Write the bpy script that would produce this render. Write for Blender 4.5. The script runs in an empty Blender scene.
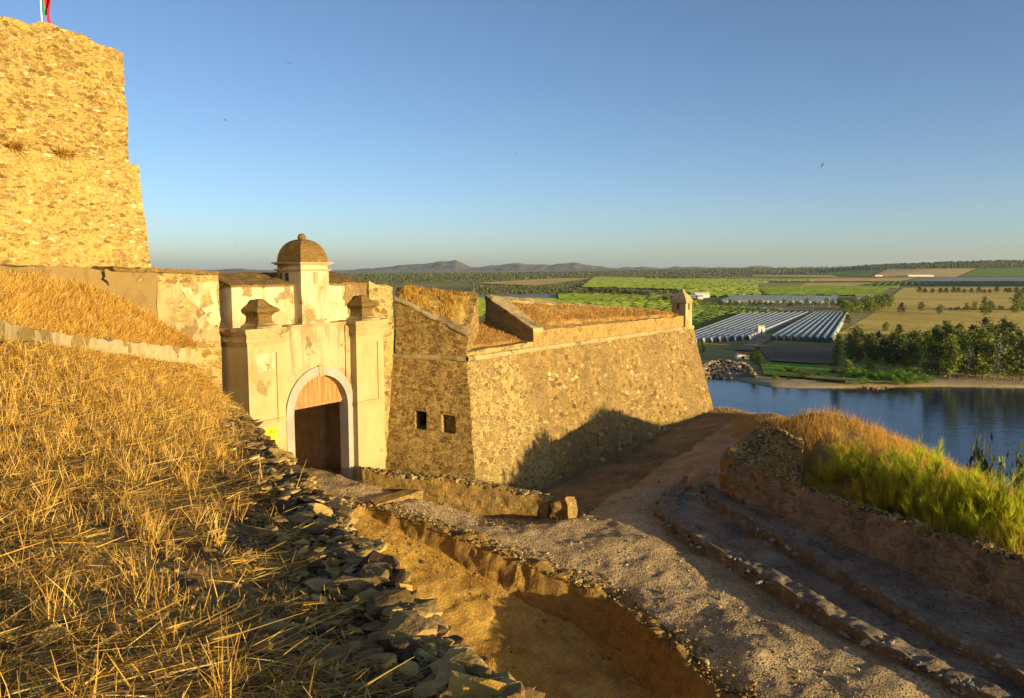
import bpy, math, random
import numpy as np
random.seed(7); RNG = np.random.default_rng(7)
scene = bpy.context.scene
COL = scene.collection

# ------------------------------------------------------------------ camera model
F = 773.0; TP = math.atan(80/773.0); CP, SP = math.cos(TP), math.sin(TP)
def ray(u, v):
    x = (u-512)/F; y = (349-v)/F
    return np.array((x, CP+y*SP, -SP+y*CP))
def PY(u, v, Y):
    d = ray(u, v); return d*(Y/d[1])
def PZ(u, v, z):
    d = ray(u, v); return d*(z/d[2])
def PPL(u, v, o, n):
    d = ray(u, v); return d*(np.dot(o, n)/np.dot(d, n))

# ------------------------------------------------------------------ noise
def _h(ix, iy, iz, s):
    n = (ix*374761393 + iy*668265263 + iz*1274126177 + s*974634211) & 0xffffffff
    n = ((n ^ (n >> 13))*1274126177) & 0xffffffff
    n = ((n ^ (n >> 16))*2246822519) & 0xffffffff
    return ((n ^ (n >> 15)) & 0xffff)/32767.5-1.0
def vnoise(P, s=0):
    P = np.asarray(P, float)
    I = np.floor(P).astype(np.int64); f = P-I; f = f*f*(3-2*f)
    r = 0
    for dx in (0, 1):
        for dy in (0, 1):
            for dz in (0, 1):
                w = (f[:, 0] if dx else 1-f[:, 0])*(f[:, 1] if dy else 1-f[:, 1])*(f[:, 2] if dz else 1-f[:, 2])
                r = r+w*_h(I[:, 0]+dx, I[:, 1]+dy, I[:, 2]+dz, s)
    return r
def fbm(P, s=0, o=3):
    P = np.asarray(P, float); r = 0; a = 1.0
    for k in range(o):
        r = r+a*vnoise(P*(2.03**k)+k*17.3, s+k); a *= .5
    return r
def fbm2(X, Y, s=0, o=3):
    X = np.asarray(X, float); Y = np.asarray(Y, float)
    return fbm(np.stack([X.ravel(), Y.ravel(), np.full(X.size, .37)], -1), s, o).reshape(X.shape)
def vec_noise(P, s, o=2):
    return np.stack([fbm(P, s+11*k, o) for k in range(3)], -1)

# ------------------------------------------------------------------ objects
def tag(o, label=None, cat=None, group=None, kind=None):
    if label: o['label'] = label
    if cat: o['category'] = cat
    if group: o['group'] = group
    if kind: o['kind'] = kind
    return o
def empty(name, loc, label, cat, group=None):
    o = bpy.data.objects.new(name, None); COL.objects.link(o); o.location = [float(c) for c in loc]
    return tag(o, label, cat, group)
def world_loc(o):
    l = np.array(o.location)
    while o.parent:
        o = o.parent; l = l+np.array(o.location)
    return l
def mesh_np(name, V, loops, sizes, mat, smooth=False, tint=None):
    V = np.ascontiguousarray(V, np.float32); loops = np.ascontiguousarray(loops, np.int32); sizes = np.ascontiguousarray(sizes, np.int32)
    me = bpy.data.meshes.new(name)
    me.vertices.add(len(V)); me.vertices.foreach_set('co', V.ravel())
    me.loops.add(len(loops)); me.loops.foreach_set('vertex_index', loops)
    me.polygons.add(len(sizes))
    st = np.zeros(len(sizes), np.int32); st[1:] = np.cumsum(sizes)[:-1]
    me.polygons.foreach_set('loop_start', st); me.polygons.foreach_set('loop_total', sizes)
    me.polygons.foreach_set('use_smooth', np.full(len(sizes), smooth))
    me.update(calc_edges=True)
    if tint is not None:
        a = me.attributes.new('tint', 'FLOAT', 'POINT'); a.data.foreach_set('value', np.ascontiguousarray(tint, np.float32))
    me.materials.append(mat)
    return me
def mk(name, geo, mat, parent=None, smooth=False, loc=None):
    """geo = (V world coords, loops, sizes[, tint]); origin at parent's origin or loc"""
    V, L, S = geo[:3]; t = geo[3] if len(geo) > 3 else None
    o0 = world_loc(parent) if parent is not None else np.array(loc if loc is not None else (0, 0, 0), float)
    o = bpy.data.objects.new(name, mesh_np(name, np.asarray(V)-o0, L, S, mat, smooth, t)); COL.objects.link(o)
    if parent is not None: o.parent = parent
    else: o.location = [float(c) for c in o0]
    return o
def join(*gs):
    Vs, Ls, Ss, Ts = [], [], [], []; off = 0; anyt = any(len(g) > 3 for g in gs)
    for g in gs:
        Vs.append(np.asarray(g[0], float)); Ls.append(np.asarray(g[1])+off); Ss.append(np.asarray(g[2]))
        if anyt: Ts.append(g[3] if len(g) > 3 else np.full(len(g[0]), .5))
        off += len(g[0])
    r = (np.concatenate(Vs), np.concatenate(Ls), np.concatenate(Ss))
    return r+(np.concatenate(Ts),) if anyt else r
def grid_geo(P):
    """P (nv,nu,3) -> quads"""
    nv, nu = P.shape[:2]
    i = (np.arange(nv-1)[:, None]*nu+np.arange(nu-1)[None]).ravel()
    L = np.stack([i, i+1, i+nu+1, i+nu], -1).ravel()
    return P.reshape(-1, 3), L, np.full(len(i), 4)
def quad_grid(a, b, c, d, step):
    """bilinear grid a-b (u) , d-c (u), v from a to d; returns P and v params"""
    a, b, c, d = [np.asarray(x, float) for x in (a, b, c, d)]
    nu = max(1, int(round(max(np.linalg.norm(b-a), np.linalg.norm(c-d))/step)))+1
    nv = max(1, int(round(max(np.linalg.norm(d-a), np.linalg.norm(c-b))/step)))+1
    u = np.linspace(0, 1, nu)[None, :, None]; v = np.linspace(0, 1, nv)[:, None, None]
    return (a*(1-u)+b*u)*(1-v)+(d*(1-u)+c*u)*v, np.broadcast_to(v[..., 0], (nv, nu))
def rough_prism(bot, top, step=.25, amp=.03, scale=1.5, top_amp=0., top_scale=1.2, seed=1, cap=True):
    """closed prism from bottom / top rings; displacement depends on position only so edges stay shut"""
    bot = [np.asarray(p, float) for p in bot]; top = [np.asarray(p, float) for p in top]; n = len(bot)
    gs = []
    def disp(P, t):
        sh = P.shape; Q = P.reshape(-1, 3)
        D = vec_noise(Q*scale, seed)*amp
        if top_amp:
            w = np.clip(t.ravel(), 0, 1)**2
            q = Q.copy(); q[:, 2] = 0
            D[:, 2] += w*top_amp*fbm(q*top_scale, seed+50, 3)
        return (Q+D).reshape(sh)
    for k in range(n):
        j = (k+1) % n
        P, v = quad_grid(bot[k], bot[j], top[j], top[k], step)
        gs.append(grid_geo(disp(P, v)))
    if cap:
        if n == 4:
            P, v = quad_grid(top[0], top[1], top[2], top[3], step); gs.append(grid_geo(disp(P, np.ones(P.shape[:2]))))
        else:
            gs.append((np.array(top), np.arange(n), np.array([n])))
    return join(*gs)
def box(o, sx, sy, sz, ax=(1, 0, 0), ay=(0, 1, 0), step=9., amp=0., **k):
    """box from o along ax*sx, ay*sy, z*sz"""
    o = np.asarray(o, float); ax = np.asarray(ax, float); ay = np.asarray(ay, float); z = np.array((0, 0, sz))
    b = [o, o+ax*sx, o+ax*sx+ay*sy, o+ay*sy]
    if np.cross(ax*sx, ay*sy)[2] < 0: b = b[::-1]
    g = rough_prism(b, [p+z for p in b], step, amp, **k)
    return join(g, (np.array(b), np.array([3, 2, 1, 0]), np.array([4])))
def blades(P, h, lean, w, seg=2, seed=0, tint=None, curl=.5):
    """thin grass blades: P (n,3) roots, h (n) length, lean (n,3) unit-ish direction, w (n) width"""
    r = np.random.default_rng(seed); n = len(P)
    d = lean/np.linalg.norm(lean, axis=1, keepdims=True)
    a = r.uniform(0, 2*np.pi, n); side = np.stack([np.cos(a), np.sin(a), np.zeros(n)], -1)
    side = side-d*np.sum(side*d, 1, keepdims=True); side /= np.linalg.norm(side, axis=1, keepdims=True)+1e-6
    bend = np.stack([np.cos(a+1.3), np.sin(a+1.3), -.4*np.ones(n)], -1)*r.uniform(0, curl, n)[:, None]
    V = np.zeros((n, (seg+1)*2, 3))
    for k in range(seg+1):
        t = k/seg; c = P+d*(h*t)[:, None]+bend*(h*t*t*.5)[:, None]
        ww = (w*(1-.75*t)*.5)[:, None]
        V[:, 2*k] = c-side*ww; V[:, 2*k+1] = c+side*ww
    base = (np.arange(n)*(seg+1)*2)[:, None, None]
    q = np.array([[2*k, 2*k+1, 2*k+3, 2*k+2] for k in range(seg)])[None]
    L = (base+q).ravel()
    tv = r.uniform(0, 1, n) if tint is None else tint
    return V.reshape(-1, 3), L, np.full(n*seg, 4), np.repeat(tv, (seg+1)*2)
_ico = None
def ico():
    global _ico
    if _ico is None:
        t = (1+5**.5)/2
        V = np.array([(-1, t, 0), (1, t, 0), (-1, -t, 0), (1, -t, 0), (0, -1, t), (0, 1, t), (0, -1, -t), (0, 1, -t), (t, 0, -1), (t, 0, 1), (-t, 0, -1), (-t, 0, 1)], float)
        V /= np.linalg.norm(V[0])
        T = np.array([(0, 11, 5), (0, 5, 1), (0, 1, 7), (0, 7, 10), (0, 10, 11), (1, 5, 9), (5, 11, 4), (11, 10, 2), (10, 7, 6), (7, 1, 8), (3, 9, 4), (3, 4, 2), (3, 2, 6), (3, 6, 8), (3, 8, 9), (4, 9, 5), (2, 4, 11), (6, 2, 10), (8, 6, 7), (9, 8, 1)])
        _ico = V, T
    return _ico
_ico2 = None
def ico2():
    global _ico2
    if _ico2 is None:
        V0, T = ico(); V = [tuple(v) for v in V0]; mid = {}; T2 = []
        def md(a, b):
            k = (min(a, b), max(a, b))
            if k not in mid: m = (np.array(V[a])+np.array(V[b]))/2; V.append(tuple(m/np.linalg.norm(m))); mid[k] = len(V)-1
            return mid[k]
        for a, b, c in T: x, y, z = md(a, b), md(b, c), md(c, a); T2 += [(a, x, z), (b, y, x), (c, z, y), (x, y, z)]
        _ico2 = np.array(V), np.array(T2)
    return _ico2
def stones(P, size, flat=(.4, .9), jit=.3, seed=0, fine=False):
    r = np.random.default_rng(seed); V0, T = ico2() if fine else ico(); n = len(P); m = len(V0)
    S = np.stack([r.uniform(.75, 1.4, n), r.uniform(.55, 1.05, n), r.uniform(flat[0], flat[1], n)], -1)*size[:, None]
    J = 1+r.uniform(-jit, jit, (n, m, 1))*(.35 if fine else 1)
    if fine:
        A = r.normal(0, 1, (n, 3, 3)); A /= np.linalg.norm(A, axis=2, keepdims=True)
        q = np.einsum('vk,nck->nvc', V0, A); J = J*(1-np.clip(q-.55, 0, 1).max(2)*jit*2.2)[..., None]*(1+.5*jit*np.sin(q[..., :1]*4.+q[..., 1:2]*3))
    V = V0[None]*J*S[:, None]
    a = r.uniform(0, 2*np.pi, n); c, s = np.cos(a)[:, None], np.sin(a)[:, None]
    b = r.normal(0, .25, n)[:, None]
    x, y, z = V[..., 0], V[..., 1], V[..., 2]
    x, z = x*np.cos(b)-z*np.sin(b), x*np.sin(b)+z*np.cos(b)
    V = np.stack([x*c-y*s, x*s+y*c, z], -1)+P[:, None]
    L = ((np.arange(n)*m)[:, None, None]+T[None]).ravel()
    return V.reshape(-1, 3), L, np.full(n*len(T), 3), np.repeat(r.uniform(0, 1, n), m)
def slabs(P, size, thick, yaw=0., yj=.5, tilt=.12, seed=0):
    """flat irregular slate pieces"""
    r = np.random.default_rng(seed); n = len(P); m = 7
    a = (np.arange(m)/m*2*np.pi)[None]+r.uniform(-.3, .3, (n, m))
    R = r.uniform(.6, 1.15, (n, m))
    el = r.uniform(.35, .8, n)[:, None]
    x, y = np.cos(a)*R*size[:, None], np.sin(a)*R*size[:, None]*el
    g = yaw+r.normal(0, yj, n); c, s = np.cos(g)[:, None], np.sin(g)[:, None]
    x, y = x*c-y*s, x*s+y*c
    tx, ty = r.normal(0, tilt, n)[:, None], r.normal(0, tilt, n)[:, None]
    zz = x*tx+y*ty
    th = (thick*r.uniform(.5, 1.4, n))[:, None]
    sh = r.uniform(.82, 1., (n, m))
    B = np.stack([x, y, zz-th*.5], -1); Tp = np.stack([x*sh, y*sh, zz+th*.5+r.normal(0, .12, (n, m))*th], -1)
    V = np.concatenate([B, Tp], 1)+P[:, None]
    f = []; sz = []
    for k in range(m): f += [k, (k+1) % m, m+(k+1) % m, m+k]
    f += list(range(m, 2*m)); sz = [4]*m+[m]
    L = ((np.arange(n)*2*m)[:, None]+np.array(f)[None]).ravel()
    return V.reshape(-1, 3), L, np.tile(sz, n), np.repeat(r.uniform(0, 1, n), 2*m)
def lathe(c, prof, n=24, square=False, ax=(1, 0), rot=0.):
    """profile [(r,z)]; square -> 4-gon section aligned with ax"""
    if square:
        e = np.array(ax+(0,)) if len(ax) == 2 else np.array(ax); f = np.array((-e[1], e[0], 0))
        ring = np.array([e+f, -e+f, -e-f, e-f]); n = 4
    else:
        a = np.arange(n)/n*2*np.pi+rot; ring = np.stack([np.cos(a), np.sin(a), 0*a], -1)
    V = np.concatenate([np.asarray(c, float)+ring*r+np.array((0, 0, z)) for r, z in prof])
    L = []
    for k in range(len(prof)-1):
        for i in range(n):
            j = (i+1) % n; L += [k*n+i, k*n+j, (k+1)*n+j, (k+1)*n+i]
    S = [4]*((len(prof)-1)*n)
    L += list(range((len(prof)-1)*n, len(prof)*n)); S.append(n)
    L += list(range(n-1, -1, -1)); S.append(n)
    return V, np.array(L), np.array(S)
def tube(pts, rad, n=6):
    pts = np.asarray(pts, float); V = []; L = []; m = len(pts)
    for k in range(m):
        d = pts[min(k+1, m-1)]-pts[max(k-1, 0)]; d /= np.linalg.norm(d)+1e-9
        s = np.cross(d, (0, 0, 1) if abs(d[2]) < .9 else (1, 0, 0)); s /= np.linalg.norm(s); t = np.cross(d, s)
        r = rad[k] if hasattr(rad, '__len__') else rad
        V += [pts[k]+r*(math.cos(2*math.pi*i/n)*s+math.sin(2*math.pi*i/n)*t) for i in range(n)]
    for k in range(m-1):
        for i in range(n):
            j = (i+1) % n; L += [k*n+i, k*n+j, (k+1)*n+j, (k+1)*n+i]
    return np.array(V), np.array(L), np.full((m-1)*n, 4)
def clones(root):
    c = root.copy(); COL.objects.link(c)
    for ch in list(root.children):
        d = ch.copy(); COL.objects.link(d); d.parent = c
    return c

# ------------------------------------------------------------------ materials
def nd(nt, typ, ins=None, **pr):
    n = nt.nodes.new(typ)
    for k, v in pr.items(): setattr(n, k, v)
    for k, v in (ins or {}).items():
        s = n.inputs[k]
        if isinstance(v, bpy.types.NodeSocket): nt.links.new(v, s)
        else: s.default_value = v
    return n
def c4(c): return (c[0], c[1], c[2], 1.0)
def mix(nt, f, a, b, bt='MIX'):
    n = nt.nodes.new('ShaderNodeMix'); n.data_type = 'RGBA'; n.blend_type = bt
    for i, v in ((0, f), (6, a), (7, b)):
        if isinstance(v, bpy.types.NodeSocket): nt.links.new(v, n.inputs[i])
        else: n.inputs[i].default_value = c4(v) if i else v
    return n.outputs[2]
def mth(nt, op, a, b=0., c=0., clamp=False):
    n = nt.nodes.new('ShaderNodeMath'); n.operation = op; n.use_clamp = clamp
    for i, v in enumerate((a, b, c)):
        if isinstance(v, bpy.types.NodeSocket): nt.links.new(v, n.inputs[i])
        else: n.inputs[i].default_value = v
    return n.outputs[0]
def sstep(nt, x, a, b):
    n = nd(nt, 'ShaderNodeMapRange', {0: x, 1: a, 2: b, 3: 0., 4: 1.}, interpolation_type='SMOOTHSTEP'); return n.outputs[0]
def noise(nt, vec, scale, det=4., rough=.55, out=0):
    return nd(nt, 'ShaderNodeTexNoise', {'Vector': vec, 'Scale': scale, 'Detail': det, 'Roughness': rough}).outputs[out]
def ramp(nt, f, stops):
    n = nd(nt, 'ShaderNodeValToRGB', {0: f}); e = n.color_ramp.elements
    while len(e) < len(stops): e.new(.5)
    for i, (p, c) in enumerate(stops): e[i].position = p; e[i].color = c4(c)
    return n.outputs[0]
def base(name, rough=.9, spec=.2):
    m = bpy.data.materials.new(name); m.use_nodes = True; nt = m.node_tree
    b = nt.nodes['Principled BSDF']; b.inputs['Roughness'].default_value = rough; b.inputs['Specular IOR Level'].default_value = spec
    tc = nd(nt, 'ShaderNodeTexCoord'); return m, nt, b, tc.outputs['Object']
def scaled(nt, vec, s):
    return nd(nt, 'ShaderNodeMapping', {'Vector': vec, 'Scale': s}).outputs[0]
def setcol(nt, b, col, h=None, dist=.03, strength=1.):
    if isinstance(col, bpy.types.NodeSocket): nt.links.new(col, b.inputs['Base Color'])
    else: b.inputs['Base Color'].default_value = c4(col)
    if h is not None:
        bp = nd(nt, 'ShaderNodeBump', {'Height': h, 'Distance': dist, 'Strength': strength}); nt.links.new(bp.outputs[0], b.inputs['Normal'])
def stone_core(nt, v, scale, zs, cols, mortar, gap=.06, drop=.25, warp=.16):
    """rubble masonry: returns colour, height"""
    w = nd(nt, 'ShaderNodeTexNoise', {'Vector': v, 'Scale': scale*1.1, 'Detail': 5., 'Roughness': .6})
    wv = nd(nt, 'ShaderNodeVectorMath', {0: w.outputs['Color'], 1: (.5, .5, .5)}, operation='SUBTRACT')
    ws = nd(nt, 'ShaderNodeVectorMath', {0: wv.outputs[0], 'Scale': warp*4/scale}, operation='SCALE')
    va = nd(nt, 'ShaderNodeVectorMath', {0: v, 1: ws.outputs[0]}, operation='ADD').outputs[0]
    mv = scaled(nt, va, (1, 1, zs))
    patchy = noise(nt, v, scale*.33, 4., .6); fine = noise(nt, v, scale*9, 5., .65); med = noise(nt, v, scale*4., 4., .6)
    def layer(sc, gp, dr):
        vo = nd(nt, 'ShaderNodeTexVoronoi', {'Vector': mv, 'Scale': sc}); ve = nd(nt, 'ShaderNodeTexVoronoi', {'Vector': mv, 'Scale': sc}, feature='DISTANCE_TO_EDGE')
        sep = nd(nt, 'ShaderNodeSeparateColor', {0: vo.outputs['Color']})
        keep = sstep(nt, mth(nt, 'ADD', sep.outputs[1], mth(nt, 'MULTIPLY', mth(nt, 'SUBTRACT', patchy, .5), 1.3)), dr, dr+.2)
        g_ = mth(nt, 'ADD', gp*.35, mth(nt, 'MULTIPLY', sep.outputs[2], gp*1.6))
        ed = mth(nt, 'SUBTRACT', mth(nt, 'ADD', ve.outputs['Distance'], mth(nt, 'MULTIPLY', mth(nt, 'SUBTRACT', med, .5), gp*2.6)), g_)
        mk_ = mth(nt, 'MULTIPLY', sstep(nt, ed, 0., gp*.9), keep)
        k = len(cols); return mk_, ramp(nt, sep.outputs[0], [((i+.5)/k, c) for i, c in enumerate(cols)]), sep.outputs[2]
    m1_, c1_, r1_ = layer(scale, gap, drop); m2_, c2_, r2_ = layer(scale*2.3, gap*1.1, .42)
    mc = mix(nt, .6, mortar, ramp(nt, noise(nt, v, scale*1.7, 6., .65), [(.3, (.55, .52, .45)), (.7, (1.25, 1.2, 1.1))]), 'MULTIPLY')
    col = mix(nt, mth(nt, 'MULTIPLY', m2_, .75), mc, c2_); col = mix(nt, m1_, col, c1_)
    col = mix(nt, .7, col, ramp(nt, fine, [(.3, (.5, .47, .42)), (.7, (1.22, 1.18, 1.1))]), 'MULTIPLY')
    col = mix(nt, 1., col, (.71, .665, .52), 'MULTIPLY')
    h = mth(nt, 'ADD', mth(nt, 'MULTIPLY', m1_, mth(nt, 'ADD', .4, mth(nt, 'MULTIPLY', r1_, .6))), mth(nt, 'ADD', mth(nt, 'MULTIPLY', m2_, .35), mth(nt, 'MULTIPLY', fine, .5)))
    return col, h
def weather(nt, v, col, dark, amt=.5, sc=.5, lo=.5, hi=.7):
    """dirt and lichen stains with their own shape"""
    a = noise(nt, scaled(nt, v, (1, 1, .45)), sc, 6., .62)
    return mix(nt, mth(nt, 'MULTIPLY', sstep(nt, a, lo, hi), amt), col, dark)
def stone_mat(name, scale, zs, cols, mortar, gap=.06, drop=.25, dist=.04, dark=(.16, .12, .06), amt=.45, wsc=.5):
    m, nt, b, v = base(name)
    col, h = stone_core(nt, v, scale, zs, cols, mortar, gap, drop)
    setcol(nt, b, weather(nt, v, col, dark, amt, wsc), h, dist); return m
def plaster_mat(name, col, stain, under, peel=.62, streak=.5, dist=.012):
    m, nt, b, v = base(name, .85)
    c = mix(nt, .5, col, ramp(nt, noise(nt, v, 1.6, 6., .65), [(.3, (.72, .68, .58)), (.65, (1.1, 1.08, 1.04))]), 'MULTIPLY')
    st = noise(nt, scaled(nt, v, (3.2, 3.2, .35)), 1.1, 5., .6)
    c = mix(nt, mth(nt, 'MULTIPLY', sstep(nt, st, .5, .75), streak), c, stain)
    pn = noise(nt, v, .9, 7., .6); pm = sstep(nt, pn, peel, peel+.03)
    uc = mix(nt, .6, under, ramp(nt, noise(nt, v, 9., 4.), [(.3, (.45, .42, .38)), (.7, (1.2, 1.15, 1.1))]), 'MULTIPLY')
    c = mix(nt, pm, c, uc)
    sp = sstep(nt, noise(nt, v, 14., 4., .7), .68, .74)
    c = mix(nt, mth(nt, 'MULTIPLY', sp, .6), c, stain); c = mix(nt, mth(nt, 'MULTIPLY', sstep(nt, noise(nt, v, .8, 7., .68), .46, .62), .6), c, stain)
    c = mix(nt, 1., c, (.655, .655, .645), 'MULTIPLY')
    h = mth(nt, 'SUBTRACT', mth(nt, 'MULTIPLY', noise(nt, v, 22., 5.), .4), pm)
    setcol(nt, b, c, h, dist); return m
def plain_mat(name, col, rough=.7, var=.25, sc=6., metal=0.):
    m, nt, b, v = base(name, rough); b.inputs['Metallic'].default_value = metal
    c = mix(nt, var, col, ramp(nt, noise(nt, v, sc, 5.), [(.3, (.3, .3, .3)), (.7, (1.4, 1.4, 1.4))]), 'MULTIPLY')
    setcol(nt, b, c, noise(nt, v, sc*4, 4.), .004); return m
def tint_mat(name, stops, trans=0., rough=.8, hue_noise=None, spec=.15, bump=None):
    m, nt, b, v = base(name, rough, spec)
    a = nd(nt, 'ShaderNodeAttribute', attribute_name='tint')
    c = ramp(nt, a.outputs['Fac'], stops)
    if hue_noise: c = mix(nt, sstep(nt, noise(nt, v, hue_noise[1], 3.), .42, .62), c, hue_noise[0], 'MULTIPLY')
    if bump:
        n = noise(nt, v, bump[0], 5., .65)
        c = mix(nt, .7, c, ramp(nt, n, [(.32, (.4, .4, .4)), (.68, (1.35, 1.3, 1.25))]), 'MULTIPLY')
        setcol(nt, b, c, n, bump[1])
    else: setcol(nt, b, c)
    if trans:
        t = nd(nt, 'ShaderNodeBsdfTranslucent', {0: c}); ms = nd(nt, 'ShaderNodeMixShader', {0: trans, 1: b.outputs[0], 2: t.outputs[0]})
        nt.links.new(ms.outputs[0], nt.nodes['Material Output'].inputs[0])
    return m
def ground_mat(name, cols, sc=1., dist=.05, peb=None):
    """cols: three tones blended by noise; peb=(scale, amount) pebble bumps"""
    m, nt, b, v = base(name, .95, .1)
    c = ramp(nt, noise(nt, v, .55*sc, 6., .62), [(.32, cols[0]), (.5, cols[1]), (.68, cols[2])])
    f = noise(nt, v, 9*sc, 6., .7)
    c = mix(nt, .65, c, ramp(nt, f, [(.3, (.4, .38, .36)), (.7, (1.4, 1.38, 1.3))]), 'MULTIPLY')
    h = mth(nt, 'ADD', f, noise(nt, v, 2.2*sc, 4.))
    if peb:
        vo = nd(nt, 'ShaderNodeTexVoronoi', {'Vector': v, 'Scale': peb[0], 'Randomness': 1.})
        sep = nd(nt, 'ShaderNodeSeparateColor', {0: vo.outputs['Color']})
        k = mth(nt, 'MULTIPLY', mth(nt, 'SUBTRACT', 1., sstep(nt, vo.outputs['Distance'], .2, .55)), sstep(nt, sep.outputs[0], .35, .5))
        c = mix(nt, mth(nt, 'MULTIPLY', k, .7), c, ramp(nt, sep.outputs[1], [(.1, (.16, .12, .09)), (.5, (.34, .26, .17)), (.95, (.5, .42, .3))]))
        h = mth(nt, 'ADD', h, mth(nt, 'MULTIPLY', k, peb[1]))
    setcol(nt, b, c, h, dist); return m

TAN = [(.36, .25, .10), (.20, .13, .06), (.48, .36, .17), (.30, .22, .12), (.56, .47, .28), (.42, .29, .11)]
M = {}
M['tower'] = stone_mat('tower rubble', 3.6, 2.5, [(.46, .32, .10), (.22, .13, .045), (.55, .40, .16), (.36, .23, .08), (.92, .82, .56), (.48, .33, .12), (.30, .18, .06)], (.64, .475, .18), .06, .42, .06, (.30, .19, .06), .4)
M['tower_low'] = stone_mat('tower lower rubble', 3.5, 2.3, [(.48, .33, .11), (.24, .145, .05), (.58, .43, .18), (.38, .25, .09), (.95, .86, .60), (.50, .35, .13)], (.68, .51, .20), .07, .44, .06, (.32, .2, .07), .3)
M['rubble_pale'] = stone_mat('pale mortared rubble', 2.6, 1.6, TAN, (.60, .47, .23), .07, .3, .05, (.26, .17, .06), .35)
M['flank'] = stone_mat('flank masonry', 3.4, 1.9, [(.40, .27, .10), (.22, .135, .055), (.46, .32, .13), (.32, .21, .08), (.28, .17, .07)], (.56, .42, .19), .07, .26, .08, (.16, .11, .04), .4)
M['low'] = stone_mat('low rubble wall', 4., 1.5, TAN, (.44, .30, .11), .08, .35, .05, (.2, .13, .05), .5, 1.2)
M['ditchwall'] = stone_mat('ditch wall rendering', 3.4, 1.6, [(.40, .26, .09), (.28, .18, .07), (.46, .31, .12)], (.47, .31, .105), .08, .62, .04, (.20, .13, .05), .5, .9)
M['dark_rubble'] = stone_mat('grey rubble', 4., 1.6, [(.40, .35, .33), (.22, .19, .18), (.50, .44, .40), (.30, .26, .24)], (.34, .29, .26), .07, .3, .06, (.1, .08, .05), .5, 1.)
M['parapet'] = stone_mat('parapet rendering', 2.6, 1.4, [(.44, .36, .30), (.24, .19, .16), (.58, .49, .41), (.34, .27, .22)], (.50, .42, .35), .075, .30, .12, (.15, .12, .10), .85, 1.1)
M['plaster'] = plaster_mat('aged cream plaster', (.58, .46, .23), (.40, .28, .11), (.40, .29, .14), .585, .6)
M['plaster_white'] = plaster_mat('worn whitewash', (.70, .61, .40), (.38, .26, .08), (.40, .28, .12), .565, .7)
M['plaster_stained'] = plaster_mat('stained plaster', (.60, .49, .27), (.26, .17, .06), (.34, .24, .11), .60, 1.)
M['cornice'] = plaster_mat('weathered cornice', (.56, .43, .21), (.24, .16, .06), (.30, .21, .09), .58, .5)
M['lichen'] = plaster_mat('lichened masonry', (.34, .23, .085), (.17, .11, .04), (.44, .31, .12), .6, .5, .03)
M['bandwall'] = plaster_mat('flaking limewash', (.64, .52, .29), (.36, .24, .08), (.40, .27, .09), .54, .6, .02)
M['archstone'] = plaster_mat('pale arch granite', (.50, .47, .42), (.32, .28, .21), (.40, .36, .28), .68, .6)
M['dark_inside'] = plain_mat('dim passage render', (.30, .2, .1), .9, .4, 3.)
M['yellow'] = plain_mat('yellow enamel', (.62, .49, .015), .5, .08)
M['letter'] = plain_mat('dark red paint', (.16, .03, .01), .5, .05)
M['steel'] = plain_mat('galvanised steel', (.55, .55, .55), .45, .2, 8., .6)
M['slate'] = tint_mat('broken slate', [(0., (.05, .034, .018)), (.3, (.18, .118, .045)), (.55, (.35, .23, .075)), (.8, (.52, .35, .10)), (.95, (.66, .47, .15)), (1., (.70, .40, .04))], 0, .85, ((.6, .55, .48), 1.4), .2, (7., .03))
M['pebble'] = tint_mat('gravel stones', [(0., (.16, .11, .065)), (.4, (.33, .235, .125)), (.75, (.44, .33, .19)), (1., (.58, .49, .35))], 0, .9, None, .15, (25., .006))
M['straw'] = tint_mat('dry straw', [(0., (.17, .085, .02)), (.3, (.44, .235, .04)), (.65, (.64, .38, .07)), (.9, (.76, .50, .12)), (1., (.82, .64, .28))], .25, .7)
M['straw_gold'] = tint_mat('golden dry grass', [(0., (.30, .16, .03)), (.5, (.52, .29, .045)), (1., (.66, .42, .09))], .3, .75)
M['straw_rust'] = tint_mat('rust dry grass', [(0., (.26, .13, .035)), (.5, (.46, .245, .055)), (1., (.60, .37, .10))], .25, .75)
M['broom'] = tint_mat('broom sprays', [(0., (.26, .29, .015)), (.5, (.50, .53, .025)), (1., (.70, .68, .06))], .5, .7)
M['broom_dry'] = tint_mat('yellowing broom sprays', [(0., (.28, .22, .02)), (.5, (.52, .42, .035)), (1., (.68, .56, .07))], .5, .7)
M['bark'] = plain_mat('bark', (.17, .11, .06), .9, .5, 5.)
M['leaf_a'] = tint_mat('eucalypt leaves', [(0., (.05, .07, .015)), (.5, (.12, .145, .025)), (1., (.21, .22, .04))], .25, .6)
M['leaf_b'] = tint_mat('poplar leaves', [(0., (.07, .10, .015)), (.5, (.18, .22, .025)), (1., (.28, .31, .04))], .3, .6)
M['leaf_c'] = tint_mat('grey willow leaves', [(0., (.08, .10, .06)), (.5, (.16, .18, .11)), (1., (.24, .26, .16))], .25, .6)
M['leaf_d'] = tint_mat('dark oak leaves', [(0., (.02, .028, .008)), (.5, (.05, .06, .015)), (1., (.085, .09, .025))], .2, .6)
M['moss'] = stone_mat('lichened tiles and mortar', 8., 1.3, [(.26, .17, .06), (.17, .11, .04), (.34, .23, .09), (.22, .15, .06), (.42, .31, .14)], (.30, .20, .075), .08, .3, .02, (.12, .08, .03), .6, 1.5)
M['rub'] = tint_mat('earthy rubble', [(0., (.12, .08, .035)), (.4, (.27, .18, .07)), (.8, (.38, .27, .11)), (1., (.52, .41, .2))], 0, .95, ((.75, .78, .7), 1.1), .1, (18., .01))
M['reed'] = tint_mat('green reeds', [(0., (.06, .12, .01)), (.5, (.11, .22, .015)), (1., (.2, .3, .03))], .3, .6)
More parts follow.
